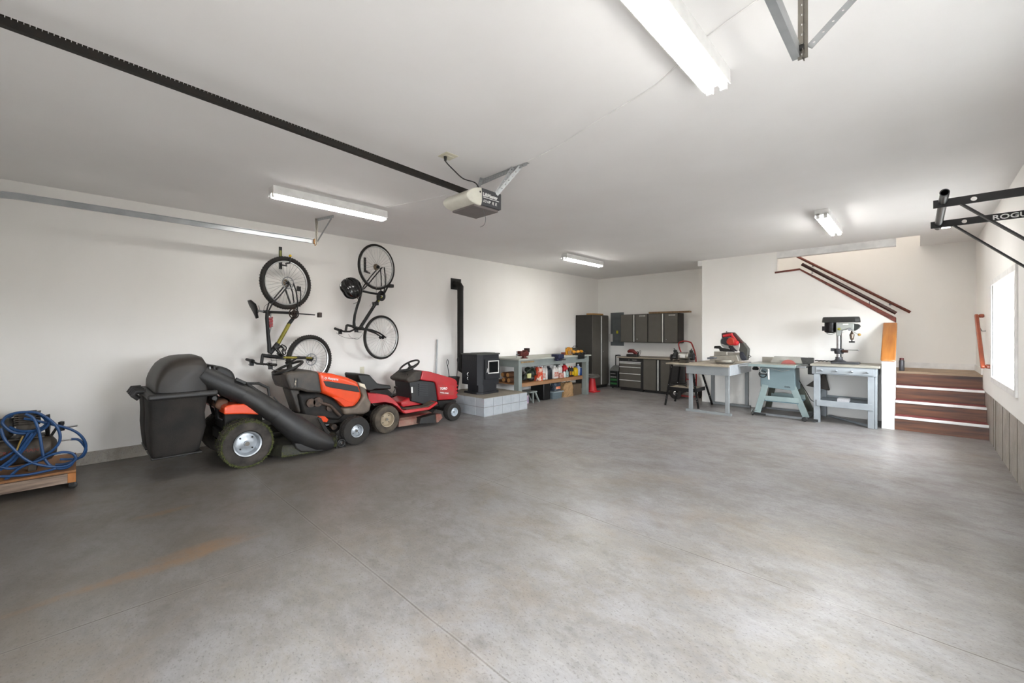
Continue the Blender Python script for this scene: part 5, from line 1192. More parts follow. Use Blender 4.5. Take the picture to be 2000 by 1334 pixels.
# ================================================================= BACK LEFT CORNER
tc_ = thing('tall_cabinet', (-5.87, 8.99, 0), 'tall charcoal steel cabinet in the back left corner', 'cabinet')
tx0, tx1, ty0, ty1 = -6.12, -5.65, 8.62, 9.36
MB().box((tx0, ty0, .05), (tx1, ty1, 1.8)).build('carcass', CABD, tc_, bevel=.004)
MB().box((tx0+.03, ty0+.02, 0), (tx1-.03, ty1-.02, .05)).build('plinth', BLK, tc_)
ym = ty0+.40
for a, b_ in ((ty0+.012, ym-.03), (ym+.03, ty1-.012)): MB().box((tx1, a, .075), (tx1+.02, b_, 1.785)).build('door', CAB, tc_, bevel=.004)
MB().box((tx1+.0, ym-.028, .075), (tx1+.008, ym+.028, 1.785)).build('door_recess', BLK, tc_)
MB().box((tx1+.008, ym-.012, .085), (tx1+.03, ym+.010, 1.775)).build('handle', HND, tc_, bevel=.003)
MB().cyl((tx1+.02, ym+.07, .90), (tx1+.028, ym+.07, .90), .012).build('lock', CHR, tc_)
tag(MB().prism([(-5.83, 8.66, 1.802), (-5.66, 8.66, 1.802), (-5.66, 9.15, 1.802), (-5.83, 9.15, 1.802)], (0, 0, .035)).build('wood_offcut', mat('pale_offcut', 'b28a58', .7, col2='946c3e', scale=4)), 'pale wood offcut lying on top of the tall cabinet', 'wood')
# red cone with hose coil
cc = U(1158, 764, Z=0)
t = thing('traffic_cone', (-5.40, 8.28, 0), 'red traffic cone on the floor beside the tall cabinet', 'cone')
MB().box((-5.54, 8.13, 0), (-5.27, 8.40, .03)).build('base', REDP, t, bevel=.01)
MB().lathe((-5.405, 8.265, .03), (0,0,1), [(0,0),(.11,0),(.10,.02),(.06,.30),(.055,.30),(0,.30)], 28).build('cone_body', REDP, t)
t = tag(MB().tube(spline([(-5.405+cos(a)*.155, 8.265+sin(a)*.155, .355+.010*sin(2*a)) for a in [2*pi*k/12 for k in range(12)]], 3, True), .022, 10, closed=True).tube(spline([(-5.405+cos(a)*.13, 8.265+sin(a)*.13, .385) for a in [2*pi*k/12 for k in range(12)]], 3, True), .018, 10, closed=True).lathe((-5.405, 8.265, .331), (0,0,1), [(0,0),(.14,0),(.14,.006),(0,.006)], 20).build('vacuum_hose', mat('grey_hose', '6a665f', .6)), 'coiled grey hose resting on top of the red cone', 'hose')
# electric panel
t = thing('electric_panel', (-5.56, YB, 1.03), 'flat grey electric panel on the back wall with a yellow sticker', 'electric panel')
MB().box((-5.755, YB-.012, 1.03), (-5.375, YB-.001, 1.885)).build('cover', mat('panel_grey', '6a6f71', .5, .3), t, bevel=.003)
MB().box((-5.69, YB-.018, 1.17), (-5.44, YB-.012, 1.70)).build('door', mat('panel_door_grey', '74797a', .5, .3), t, bevel=.002)
MB().box((-5.585, YB-.020, 1.345), (-5.53, YB-.018, 1.415)).build('warning_sticker', mat('yellow_sticker', 'd6cf2a', .5, col2='8f8c2a', scale=60), t)
MB().box((-5.80, YB-.024, 1.13), (-5.69, YB-.0125, 1.335)).build('pinned_note', mat('note_paper', 'd9d5cf', .7), t)
# wall cabinets
for i, (x0, x1, lb) in enumerate(((-5.285, -4.572, 'charcoal two door wall cabinet nearer the electric panel'), (-4.568, -3.870, 'charcoal two door wall cabinet farther right, under the wooden plank'))):
    z0, z1, yf = 1.13, 1.81, 9.33
    if i == 0:
        t = thing('wall_cabinet', ((x0+x1)/2, 9.5, z0), lb, 'cabinet', 'charcoal wall cabinets')
        t0 = t; X0 = x0
        MB().box((x0, yf+.02, z0), (x1, YB-.001, z1)).build('carcass', CABD, t, bevel=.004)
        xm = x0+.36
        for a, b_ in ((x0+.01, xm-.035), (xm+.04, x1-.01)): MB().box((a, yf, z0+.01), (b_, yf+.02, z1-.01)).build('door', CAB, t, bevel=.004)
        MB().box((xm-.034, yf+.012, z0+.01), (xm+.039, yf+.02, z1-.01)).build('door_recess', BLK, t)
        MB().box((xm-.010, yf-.012, z0+.012), (xm+.014, yf+.012, z1-.012)).build('handle', HND, t, bevel=.003)
        MB().cyl((xm+.09, yf-.006, z0+.08), (xm+.09, yf, z0+.08), .011).build('lock', CHR, t)
        bp_ = MB().box((x1-.21, yf-.003, z1-.06), (x1-.06, yf, z1-.035)).build('badge', mat('badge_steel', 'c9c6c0', .4, .3), t)
        lettering('HUSKY', (x1-.19, yf-.0035, z1-.056), (1,0,0), (0,0,1), .022, BLK, bp_, squash=1.4)
    else:
        t = moved(t0, t0.location+Vector((x0-X0, 0, 0)), lb)
pk = U(1269, 611, Y=9.4); pk2 = U(1342, 607, Y=9.4)
tag(MB().box((-4.55, 9.34, 1.812), (-3.62, 9.50, 1.85)).build('wooden_plank', mat('aged_plank', '8a6f50', .7, col2='6d5438', scale=4, stretch=(8,1,1))), 'brown wooden plank lying along the top of the wall cabinets', 'plank')
# base cabinets and worktop
t = thing('drawer_unit', (-4.84, 9.3, 0), 'black framed tool drawer unit with four charcoal drawers', 'drawer unit')
dx0, dx1, dyf, dyb = -5.15, -4.53, 9.0, 9.6
MB().box((dx0, dyf+.02, .05), (dx1, dyb, .765)).build('carcass', BLK, t, bevel=.004)
MB().box((dx0+.03, dyf+.05, 0), (dx1-.03, dyb, .05)).build('plinth', BLK, t)
zz = [(.08, .255), (.262, .41), (.417, .565), (.572, .655)]
for i, (a, b_) in enumerate(zz):
    d_ = MB().box((dx0+.03, dyf, a), (dx1-.05, dyf+.02, b_)).build('drawer', CAB, t, bevel=.003)
    MB().box((dx0+.03, dyf-.016, b_-.018), (dx1-.05, dyf+.0, b_)).build('handle', HND, d_, bevel=.003)
MB().box((dx0+.03, dyf-.016, .665), (dx1-.05, dyf+.02, .685)).build('top_drawer_handle', HND, t, bevel=.003)
MB().cyl((-4.88, dyf+.012, .725), (-4.88, dyf+.02, .725), .012).build('lock', CHR, t)
lettering('HUSKY', (-4.80, dyf+.0195, .715), (1,0,0), (0,0,1), .03, mat('badge_steel'), t, squash=1.3)
t = thing('base_cabinet', (-4.15, 9.3, 0), 'charcoal two door base cabinet right of the drawer unit', 'cabinet')
bx0_, bx1_ = -4.525, -3.80
MB().box((bx0_, dyf+.02, .05), (bx1_, dyb, .765)).build('carcass', CABD, t, bevel=.004)
MB().box((bx0_+.03, dyf+.05, 0), (bx1_-.03, dyb, .05)).build('plinth', BLK, t)
xm = -4.165
for a, b_ in ((bx0_+.01, xm-.05), (xm+.06, bx1_-.01)): MB().box((a, dyf, .065), (b_, dyf+.02, .755)).build('door', CAB, t, bevel=.004)
MB().box((xm-.049, dyf+.012, .065), (xm+.059, dyf+.02, .755)).build('door_recess', BLK, t)
MB().box((xm-.012, dyf-.01, .07), (xm+.014, dyf+.012, .75)).build('handle', HND, t, bevel=.003)
MB().cyl((xm+.12, dyf-.006, .69), (xm+.12, dyf, .69), .011).build('lock', CHR, t)
t = tag(MB().box((dx0-.02, dyf-.03, .767), (-3.72, YB-.002, .797)).build('worktop', mat('laminate_top', '8d8273', .5, col2='746a5d', scale=8), bevel=.004), 'long brown worktop over the drawer unit and base cabinet', 'worktop')
# sander on worktop
sc_ = U(1232, 690, Y=9.15)
t = thing('belt_sander', (-4.84, 9.15, .797), 'dark red and black power sander on the worktop above the drawers', 'sander')
DRD = mat('dark_red_plastic', '6d1f1e', .4)
MB().box((-5.0, 9.09, .797), (-4.72, 9.21, .86)).build('base', BLK, t, bevel=.02, seg=3)
MB().tube([(-4.98, 9.15, .91), (-4.93, 9.15, .93), (-4.85, 9.15, .93), (-4.80, 9.15, .89), (-4.74, 9.15, .86)], [.03,.045,.045,.04,.03], 14).build('motor_body', DRD, t)
MB().tube([(-4.78, 9.15, .87), (-4.74, 9.15, .92), (-4.70, 9.15, .91), (-4.72, 9.15, .85)], .012).build('handle', BLK, t)
MB().tube(spline([(-4.74, 9.15, .86), (-4.68, 9.15, .94), (-4.65, 9.14, .93), (-4.66, 9.12, .84), (-4.64, 9.1, .803)]), .005).build('cord', BLK, t)
# battery charger on wheels
t = thing('battery_charger', (-5.30, 9.15, 0), 'black wheeled battery charger with green print left of the drawer unit', 'battery charger')
MB().box((-5.42, 9.05, .04), (-5.19, 9.25, .44)).build('body', mat('charger_black', '1d2020', .45), t, bevel=.015)
MB().prism([(-5.42, 9.05, .44), (-5.42, 9.25, .44), (-5.42, 9.25, .56), (-5.42, 9.10, .50)], (.23, 0, 0)).build('control_panel', mat('panel_silver', '6f706c', .4), t, bevel=.005)
GP = mat('green_print', '2e6a38', .5)
MB().box((-5.395, 9.047, .20), (-5.215, 9.051, .25)).build('green_band', GP, t)
MB().box((-5.395, 9.047, .11), (-5.215, 9.051, .155)).build('green_band', GP, t)
lettering('200/50/10', (-5.40, 9.047, .275), (1,0,0), (0,0,1), .045, mat('badge_steel'), t, squash=.9)
lettering('DIEHARD', (-5.395, 9.047, .36), (1,0,0), (0,0,1), .03, mat('badge_steel'), t, squash=1.1)
MB().tube(spline([(-5.38, 9.27, .3), (-5.38, 9.27, .76), (-5.36, 9.25, .80), (-5.25, 9.18, .815), (-5.17, 9.12, .815)]), .012).build('push_handle', BLK, t)
for x in (-5.43, -5.18): MB().lathe((x, 9.22, .06), (1,0,0), [(0,-.012),(.05,-.012),(.06,-.006),(.06,.006),(.05,.012),(0,.012)], 24).build('wheel', BLK, t)
# ================================================================= GRINDER STAND
t = thing('grinder_stand', (-3.13, 8.0, 0), 'black angle leg stand with a wooden top carrying the bench grinder', 'tool stand')
feet = ((-3.42, 7.70), (-2.82, 7.72), (-3.46, 8.24), (-2.80, 8.36)); tops = ((-3.32, 7.78), (-2.96, 7.78), (-3.32, 8.16), (-2.96, 8.16))
LEGM = mat('black_angle_steel', '1f1d1c', .5, .4)
for (fx_, fy_), (qx, qy) in zip(feet, tops):
    m_ = MB().beam((fx_, fy_, 0), (qx, qy, .77), .036, .008, up=(1,0,0)).beam((fx_, fy_, 0), (qx, qy, .77), .036, .008, up=(0,1,0))
    lg = m_.build('leg', LEGM, t)
    m2_ = MB()
    for f_ in (.17, .22, .5, .93): p = Vector((fx_, fy_, 0)).lerp(Vector((qx, qy, .77)), f_); m2_.sph(p-Vector((0,.012,0)), .008, u=8, v=6)
    m2_.build('bolts', CHR, lg)
MB().box((-3.42, 7.72, .772), (-2.90, 8.22, .795)).build('top_board', TABLEW, t, bevel=.003)
MB().box((-3.35, 7.775, .735), (-2.95, 7.79, .77)).build('top_rail', mat('brushed_strip', '8c8880', .5, .5), t)
MB().box((-3.385, 7.75, .33), (-2.90, 8.22, .34)).build('shelf', TABLEW, t)
MB().box((-3.40, 7.735, .28), (-2.88, 7.75, .345)).box((-2.90, 7.75, .28), (-2.885, 8.24, .345)).box((-3.40, 7.75, .28), (-3.385, 8.24, .345)).build('shelf_rail', LEGM, t)
tag(MB().tube(spline([(-3.20+.07*cos(a)*(1+.2*sin(3*a)), 7.95+.06*sin(a), .352+.004*k) for k, a in enumerate([k*.7 for k in range(20)])], 3), .010, 8).build('coiled_cord', BLK), 'small coil of dark cord lying on the lower shelf of the grinder stand', 'cord')
# bench grinder
gx, gy, gz_ = -3.16, 7.93, .795
t = thing('bench_grinder', (gx, gy, gz_), 'bench grinder with two dark wheels and a silver motor on the black stand', 'bench grinder')
MB().prism([(gx-.07, gy-.07, gz_), (gx+.07, gy-.07, gz_), (gx+.05, gy-.07, gz_+.06), (gx-.05, gy-.07, gz_+.06)], (0, .14, 0)).build('base', mat('grimy_cast_base', '5d564a', .6, .3), t, bevel=.006)
MB().lathe((gx-.10, gy, gz_+.13), (1,0,0), [(0,0),(.05,0),(.07,.02),(.07,.18),(.05,.20),(0,.20)], 24).build('motor', mat('silver_motor', '9d9a92', .35, .7), t)
MB().box((gx-.05, gy-.072, gz_+.10), (gx+.05, gy-.066, gz_+.16)).build('name_plate', mat('plate_silver', 'c9c9c4', .4, .4), t)
for s_ in (-1, 1):
    x = gx+s_*.15
    MB().lathe((x-.022, gy, gz_+.13), (1,0,0), [(0,0),(.075,0),(.08,.004),(.08,.04),(.075,.044),(0,.044)], 30).build('wheel_guard', mat('guard_green_black', '2f322e', .5, .3), t)
    MB().lathe((x+s_*.03-.012, gy-.01, gz_+.12), (1,0,0), [(0,0),(.06,0),(.06,.024),(0,.024)], 28).build('grinding_wheel', mat('grinding_stone', '3a3a3c', .9), t)
    MB().cyl((x, gy, gz_+.13), (x+s_*.055, gy, gz_+.13), .012).build('arbor_nut', CHR, t)
    MB().tube([(x, gy-.02, gz_+.2), (x, gy-.05, gz_+.25), (x+s_*.02, gy-.06, gz_+.27)], .008).box((x-.03, gy-.05, gz_+.19), (x+.03, gy-.02, gz_+.24)).build('eye_shield_arm', mat('guard_green_black'), t)
    MB().box((x-.03, gy-.12, gz_+.10), (x+.03, gy-.085, gz_+.108)).build('tool_rest', GMET, t)
MB().lathe((gx-.235, gy-.03, gz_+.10), (1,0,0), [(0,0),(.058,0),(.058,.02),(0,.02)], 26).build('wire_wheel', BLK, t)
MB().cyl((gx-.24, gy-.03, gz_+.10), (gx-.243, gy-.03, gz_+.10), .025).build('hub_cap', WHITEP, t)
MB().tube(spline([(gx+.08, gy+.05, gz_+.03), (gx+.2, gy+.0, gz_+.02), (-2.93, 7.9, gz_+.012)]), .006).build('cord', BLK, t)
# red handled thing behind: hand truck with a black case
t = thing('hand_truck', (-3.36, 8.95, 0), 'red tubular hand truck standing behind the bench grinder', 'hand truck')
MB().tube(spline([(-3.62, 8.93, .08), (-3.62, 8.98, .8), (-3.68, 9.0, 1.02), (-3.70, 9.0, 1.13), (-3.62, 9.0, 1.18), (-3.48, 9.0, 1.17), (-3.41, 9.0, 1.10), (-3.33, 8.98, .8), (-3.31, 8.93, .08)]), .014, 10).build('tube_frame', mat('deep_red_paint', '9c2320', .4, coat=.2), t)
for z in (.15, .38, .62): MB().cyl((-3.62, 8.94+z*.05, z), (-3.31, 8.94+z*.05, z), .011).build('cross_bar', mat('deep_red_paint'), t)
for x in (-3.53, -3.46, -3.39): MB().beam((x, 8.95, .1), (x, 8.97, .7), .014, .03).build('back_slat', mat('deep_red_paint'), t)
MB().box((-3.64, 8.75, .035), (-3.29, 8.94, .045)).build('toe_plate', mat('deep_red_paint'), t)
for x in (-3.66, -3.25): MB().lathe((x-.02, 8.99, .10), (1,0,0), [(0,0),(.08,0),(.10,.01),(.10,.03),(.08,.04),(0,.04)], 24).build('wheel', RUB, t)
t = thing('wheeled_case', (-3.68, 8.68, 0), 'black case with a round silver centred wheel behind the grinder stand', 'case')
MB().box((-3.77, 8.68, .12), (-3.44, 8.74, .70)).box((-3.72, 8.55, .12), (-3.43, 8.679, .30)).build('body', BLK, t, bevel=.02)
MB().lathe((-3.575, 8.54, .12), (0,1,0), [(.05,-.03),(.10,-.03),(.12,-.02),(.12,.005),(.05,.008)], 30, closed=True).build('wheel', RUB, t)
MB().lathe((-3.575, 8.54, .12), (0,1,0), [(0,-.03),(.03,-.035),(.055,-.02),(.055,.005),(0,.006)], 24).build('wheel_hub', CHR, t)
# ================================================================= MITRE SAW TABLE
t = thing('saw_table', (-2.52, 8.0, 0), 'pale grey wooden table with brown edged top under the mitre saw', 'table')
mx0, mx1, my0, my1 = -2.89, -2.19, 7.42, 8.55; MT = .83
MB().box((mx0-.02, my0-.12, MT-.032), (mx1+.0, my1, MT)).build('top', TABLEW, t, bevel=.004)
MB().box((mx0, my0-.08, MT-.175), (mx1-.02, my0-.055, MT-.033)).build('front_apron', GRAYP, t, bevel=.002)
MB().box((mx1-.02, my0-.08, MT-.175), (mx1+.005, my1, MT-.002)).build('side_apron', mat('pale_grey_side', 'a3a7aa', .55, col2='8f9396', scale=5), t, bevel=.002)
MB().box((mx0, my0-.055, MT-.175), (mx0+.025, my1, MT-.033)).build('side_apron', GRAYP, t, bevel=.002)
for (x, y) in ((mx0+.03, my0-.04), (mx1-.08, my0-.04), (mx0+.03, my1-.08), (mx1-.08, my1-.08)): MB().box((x, y, .04), (x+.055, y+.055, MT-.034)).build('leg', GRAYP, t, bevel=.003)
MB().box((mx0-.02, my0-.05, 0), (mx1+.01, my0+.02, .038)).build('floor_runner', GRAYP, t, bevel=.002)
MB().box((mx0+.02, my1-.09, 0), (mx1+.01, my1-.02, .038)).build('floor_runner', GRAYP, t, bevel=.002)
# mitre saw: traced in a vertical plane across the table
Ys = 7.75
M5 = lambda u, v, Y=Ys: U(1380+u/16.68, 640+v/16.68, Y=Y)
t = thing('mitre_saw', (-2.45, 7.8, MT), 'red and silver mitre saw with its head raised on the pale grey table', 'mitre saw')
def fr(pts, y0, y1, mb=None): 
    mb = mb or MB(); P = [M5(u, v) for u, v in pts]; return mb.prism([(p.x, y0, p.z) for p in P], (0, y1-y0, 0))
CAST = mat('cast_aluminium', 'a9a59b', .4, .6, col2='8f897c', scale=10)
fr([(180,920),(185,1080),(1090,1090),(1130,1080),(1050,880),(960,900)], 7.62, 8.02).build('base', CAST, t, bevel=.006)
tb_c = M5(620, 1000); MB().lathe((tb_c.x, 7.70, MT+.028), (0,0,1), [(0,0),(.15,0),(.155,.01),(.155,.035),(0,.035)], 36).build('turntable', CAST, t)
fr([(185,780),(585,785),(590,910),(180,920)], 7.84, 7.87).build('fence', CAST, t, bevel=.003)
fr([(620,800),(1040,820),(1050,930),(620,915)], 7.84, 7.87).build('fence', CAST, t, bevel=.003)
fr([(165,680),(180,600),(350,595),(420,660),(620,690),(800,760),(860,800),(590,790),(360,775),(330,690)], 7.86, 7.90).build('upper_fence', BLK, t, bevel=.004)
a_ = M5(20, 1000, 7.55); b_ = M5(230, 985, 7.58); MB().cyl(a_, b_, .017).cyl(b_, M5(330, 985, 7.62), .010).build('mitre_handle', mat('slate_handle', '585a62', .5), t)
bc_ = M5(690, 460, 7.84)
MB().lathe((bc_.x, 7.838, bc_.z), (0,1,0), [(0,0),(.120,0),(.120,.003),(0,.003)], 48).build('blade', CHR, t)
fr([(440,520),(430,420),(470,350),(590,310),(700,330),(620,430),(640,560),(690,590),(560,560)], 7.80, 7.836).build('lower_guard', mat('grey_guard', '56555b', .35, .3), t, bevel=.004)
fr([(450,180),(620,150),(860,155),(960,260),(1060,380),(1150,470),(1160,540),(1060,500),(960,560),(900,470),(800,330),(640,250),(520,320),(460,340)], 7.80, 7.88).build('upper_guard', mat('dark_red_guard', '5f3b38', .5, .3), t, bevel=.01)
MB().beam(M5(535,275,7.76), M5(850,215,7.76), .04, .045).beam(M5(800,230,7.76), M5(960,430,7.76), .035, .04).build('handle', REDP, t, bevel=.012)
mc_ = M5(800, 450, 7.70)
MB().lathe((mc_.x, 7.64, mc_.z), (0,1,0), [(0,0),(.05,0),(.062,.015),(.068,.05),(.068,.15),(0,.155)], 26).build('motor', mat('orange_red_plastic', 'a8301f', .4), t)
mc2 = M5(940, 500, 7.72); MB().lathe((mc2.x, 7.66, mc2.z), (0,1,0), [(0,0),(.03,0),(.042,.02),(.042,.12),(0,.12)], 20).build('gear_housing', REDP, t)
fr([(820,580),(960,560),(1050,500),(1060,600),(1030,740),(960,760)], 7.78, 7.84).build('arm_casting', mat('bright_casting', 'cfccc4', .35, .6), t, bevel=.006)
fr([(1040,500),(1160,480),(1330,700),(1310,900),(1280,1070),(1150,1080),(1090,980),(1060,820),(1030,760)], 7.80, 7.92).build('rear_arm', mat('arm_grey', '5a5a54', .5, .3), t, bevel=.012)
fr([(1060,800),(1160,790),(1290,1000),(1270,1060),(1150,1070),(1080,960)], 7.76, 7.80).build('bevel_bracket', mat('blue_black', '292c3a', .5), t, bevel=.008)
fr([(700,590),(800,600),(980,750),(960,780),(760,720),(700,640)], 7.77, 7.83).build('blade_cover_plate', mat('purple_black', '2d2630', .5), t, bevel=.004)
MB().cyl(M5(650,150,7.84), M5(650,120,7.84), .006).cyl(M5(650,122,7.84), M5(650,115,7.84), .014).build('knob', BLK, t)
MB().tube(spline([M5(1310,890,7.86), M5(1450,930,7.86), M5(1380,980,7.86), M5(1300,1010,7.86)]), .004).build('cord', BLK, t)
# ================================================================= TABLE SAW
t = thing('table_saw', (-1.6, 8.1, 0), 'light blue table saw on splayed legs between the grey table and drill bench', 'table saw')
TT = .85
sx0_, sx1_, sy0, sy1 = -2.02, -1.36, 7.72, 8.40
MB().box((sx0_, sy0, TT-.045), (sx1_, sy1, TT-.004)).build('table_edge', SAWB, t, bevel=.004)
MB().box((sx0_+.01, sy0+.01, TT-.006), (sx1_-.01, sy1-.01, TT)).build('table_top', mat('worn_saw_table', 'a5a79c', .35, .5, col2='8c8a78', scale=5), t)
# right extension wing rail
MB().box((sx1_+.002, sy0+.03, TT-.035), (sx1_+.13, sy1, TT-.01)).build('extension_wing', GMET, t, bevel=.004)
M8 = lambda u, v, Y: U(1450+u/5.337, 600+v/5.337, Y=Y)
MB().prism([(-1.875, 7.86, TT-.045), (-1.40, 7.86, TT-.045), (-1.385, 7.86, .44), (-1.87, 7.86, .47)], (0, .40, 0)).build('saw_cabinet', mat('saw_cabinet_blue', '74868a', .4, col2='67797d', scale=5), t, bevel=.004)
for (xb_, yb2), (xt, yt) in (((-1.905, 7.80), (-1.80, 7.86)), ((-1.24, 7.86), (-1.42, 7.87)), ((-1.90, 8.48), (-1.78, 8.30)), ((-1.27, 8.50), (-1.42, 8.30))):
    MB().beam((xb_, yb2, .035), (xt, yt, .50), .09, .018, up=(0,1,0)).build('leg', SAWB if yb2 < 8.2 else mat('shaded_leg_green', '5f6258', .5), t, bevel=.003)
MB().prism([(-1.80, 7.83, .255), (-1.33, 7.85, .255), (-1.345, 7.85, .33), (-1.80, 7.83, .33)], (0, .012, 0)).prism([(-1.83, 8.36, .255), (-1.33, 8.36, .255), (-1.34, 8.36, .33), (-1.82, 8.36, .33)], (0, .012, 0)).build('cross_tie', SAWB, t)
MB().box((-1.82, 7.84, .24), (-1.34, 8.37, .252)).build('lower_tray', mat('tray_blue_grey', '5f7a84', .5), t)
bs_ = MB().box((-1.92, 7.77, .02), (-1.22, 7.80, .05)).box((-1.92, 8.46, .02), (-1.22, 8.49, .05)).box((-1.95, 7.77, .02), (-1.92, 8.49, .05)).box((-1.25, 7.80, .02), (-1.22, 8.46, .05)).build('mobile_base', mat('base_grey', '7a7d80', .45, .4), t)
for x, y in ((-1.93, 7.77), (-1.24, 7.77)):
    MB().beam((x-.04, y-.012, .035), (x+.16, y-.012, .03), .03, .035, up=(0,1,0)).build('caster_bracket', BLK, t)
    w_ = MB().lathe((x-.02 if x < -1.5 else x+.0, y-.05, .034), (0,1,0) if x > -1.5 else (1,0,0), [(0,-.012),(.028,-.012),(.034,-.006),(.034,.006),(.028,.012),(0,.012)], 20).build('caster', BLK, t)
MB().tube([(-1.97, 7.76, .05), (-1.95, 7.74, .09), (-1.90, 7.73, .085)], .006).cyl((-1.97, 7.74, .06), (-1.97, 7.74, .10), .008).build('foot_pedal', CHR, t)
bl = MB(); bcx = U(1540, 708, Y=8.06).x
R0 = .115; K = 30; zc = TT-.045
MB().prism([(bcx-.105, 8.058, TT)]+[(bcx+R0*cos(a), 8.058, zc+R0*sin(a)) for a in [pi-.42-(pi-.84)*k/K for k in range(K+1)]]+[(bcx+.105, 8.058, TT)], (0, .003, 0)).build('blade', mat('red_coated_blade', 'a8605a', .35, .4), t)
MB().box((-1.95, 8.30, TT), (-1.68, 8.33, TT+.09)).build('mitre_fence', mat('dusty_fence', '9d978c', .5, .4), t, bevel=.003)
MB().prism([(-1.78, 8.10, TT+.01), (-1.72, 8.10, TT+.12), (-1.36, 8.10, TT+.12), (-1.33, 8.10, TT+.01)], (0, .006, 0)).build('blade_guard', mat('clear_guard', 'b5b3aa', .25, alpha=.55), t)
MB().box((-1.52, 8.14, TT+.002), (-1.19, 8.16, TT+.11)).box((-1.27, 8.16, TT-.16), (-1.19, 8.20, TT+.11)).build('push_board', mat('speckled_black_board', '3a3a38', .6, col2='55544f', scale=60), t, bevel=.003)
MB().lathe((-1.955, 7.90, TT-.09), (0,0,1), [(0,-.03),(.04,-.025),(.05,0),(.03,.03),(.012,.045),(0,.045)], 20).build('front_knob', BLK, t)
hw_ = U(1492, 727, Y=7.80); MB().lathe((-1.825, 7.80, .68), (0,1,0), [(.045,0),(.06,0),(.06,.015),(.045,.015)], 26, closed=True).beam((-1.88, 7.808, .68), (-1.77, 7.808, .68), .01, .012).cyl((-1.86, 7.80, .68), (-1.86, 7.75, .68), .010).build('hand_wheel', BLK, t)
cb = []
for k in range(60): a = k*.55; cb.append((-1.80+.055*cos(a)+.01*sin(k), 7.79-.0006*k, .74+.045*sin(a)))
cb += [(-1.70, 7.80, .78), (-1.55, 7.81, .745), (-1.45, 7.81, .77)]
MB().tube(cb, .005, 6).build('coiled_cord', mat('grey_cord', '8f9491', .5), t)
MB().cyl((-1.745, 7.80, .77), (-1.735, 7.79, .60), .016, .012).build('plug', WHITEP, t)
lettering('Delta', (-1.53, 7.858, .485), (1,0,0), (0,0,1), .035, BLK, t, bold=.0005)
MB().beam((-2.16, 7.76, TT-.05), (-2.03, 7.80, TT-.03), .014, .014).build('rail_end', GMET, t)
MB().prism([(-1.19, 8.20, .60), (-1.06, 8.20, .72), (-1.0, 8.20, .45), (-1.30, 8.20, .50)], (0, .12, 0)).build('dust_chute', mat('brown_black_plastic', '2e2720', .6, col2='4a3d2c', scale=8), t, bevel=.006)
MB().tube(spline([(-1.36, 8.0, .6), (-1.25, 7.95, .42), (-1.18, 7.95, .30), (-1.08, 8.02, .29)]), .006).build('hose', BLK, t)
# ================================================================= DRILL BENCH
t = thing('drill_bench', (-.78, 8.15, 0), 'sturdy pale blue grey wooden bench with four pegs on its front drawer', 'bench')
ex0, ex1, ey0, ey1 = -1.13, -.42, 7.83, 8.55; ET = .885
DBP = mat('pale_blue_grey_paint', '949a9e', .55, col2='83898d', scale=6, amt=.7)
MB().box((ex0-.05, ey0-.06, ET-.03), (ex1+.04, ey1, ET)).build('top', mat('worn_bench_top', '9a968b', .6, col2='7d7a70', scale=5), t, bevel=.003)
MB().box((ex0-.03, ey0-.04, ET-.15), (ex1+.01, ey0-.015, ET-.032)).build('front_apron', DBP, t, bevel=.002)
MB().box((ex0-.03, ey0-.015, ET-.15), (ex0-.005, ey1, ET-.032)).build('side_apron', DBP, t)
MB().box((ex1-.015, ey0-.015, ET-.15), (ex1+.01, ey1, ET-.032)).build('side_apron', DBP, t)
dw = MB().box((ex0+.02, ey0-.055, ET-.135), (ex1-.02, ey0-.041, ET-.045)).build('drawer', DBP, t, bevel=.003)
for px in (1606, 1635, 1665, 1696): x = U(px, 721, Y=ey0-.08).x; MB().cyl((x-.01, ey0-.055, ET-.095), (x, ey0-.115, ET-.08), .013).build('peg', DBP, dw)
for (x, y) in ((ex0-.01, ey0-.03), (ex1-.09, ey0-.03), (ex0-.01, ey1-.1), (ex1-.09, ey1-.1)): MB().box((x, y, 0), (x+.075, y+.09, ET-.151)).build('leg', DBP, t, bevel=.003)
MB().box((ex1-.012, ey0-.03, 0), (ex1+.012, ey0+.06, ET-.152)).build('leg_side', DBP, t, bevel=.003)
MB().box((ex0+.03, ey0-.045, .255), (ex1-.03, ey0-.031, .345)).build('lower_rail', DBP, t, bevel=.002)
MB().box((ex0+.03, ey0+.06, .30), (ex1-.03, ey1-.02, .315)).box((ex0+.067, ey0-.03, .30), (ex1-.092, ey0+.06, .315)).build('lower_shelf', mat('shelf_blue_grey', '7d868c', .6), t)
MB().box((ex0+.03, ey1-.015, .25), (ex1-.03, ey1, .34)).build('back_rail', DBP, t)
MB().beam((ex0+.1, ey1-.03, .012), (ex1-.05, ey0+.05, .012), .05, .02).build('floor_brace', DBP, t)
pb = U(1636, 783, Y=7.84); pb2 = U(1662, 787, Y=7.84)
MBo = MB().box((pb.x, 7.79, .3455), (pb2.x-.02, 7.99, .385)).build('paper_pad', mat('pale_grey_paper', 'a6a6a8', .7, col2='8f8f92', scale=40)); tag(MBo, 'pale grey paper pad on the lower rail of the drill bench', 'paper')
tag(MB().tube(spline([U(1592, 706, Y=7.9)+Vector((0,0,.012))+Vector((0,.03*sin(k*1.7),0))+Vector((k*.024, 0, .004*(k % 2))) for k in range(12)], 4), .009, 6).build('key_chain', BMET), 'thin dark chain lying on the left of the drill bench top', 'chain')
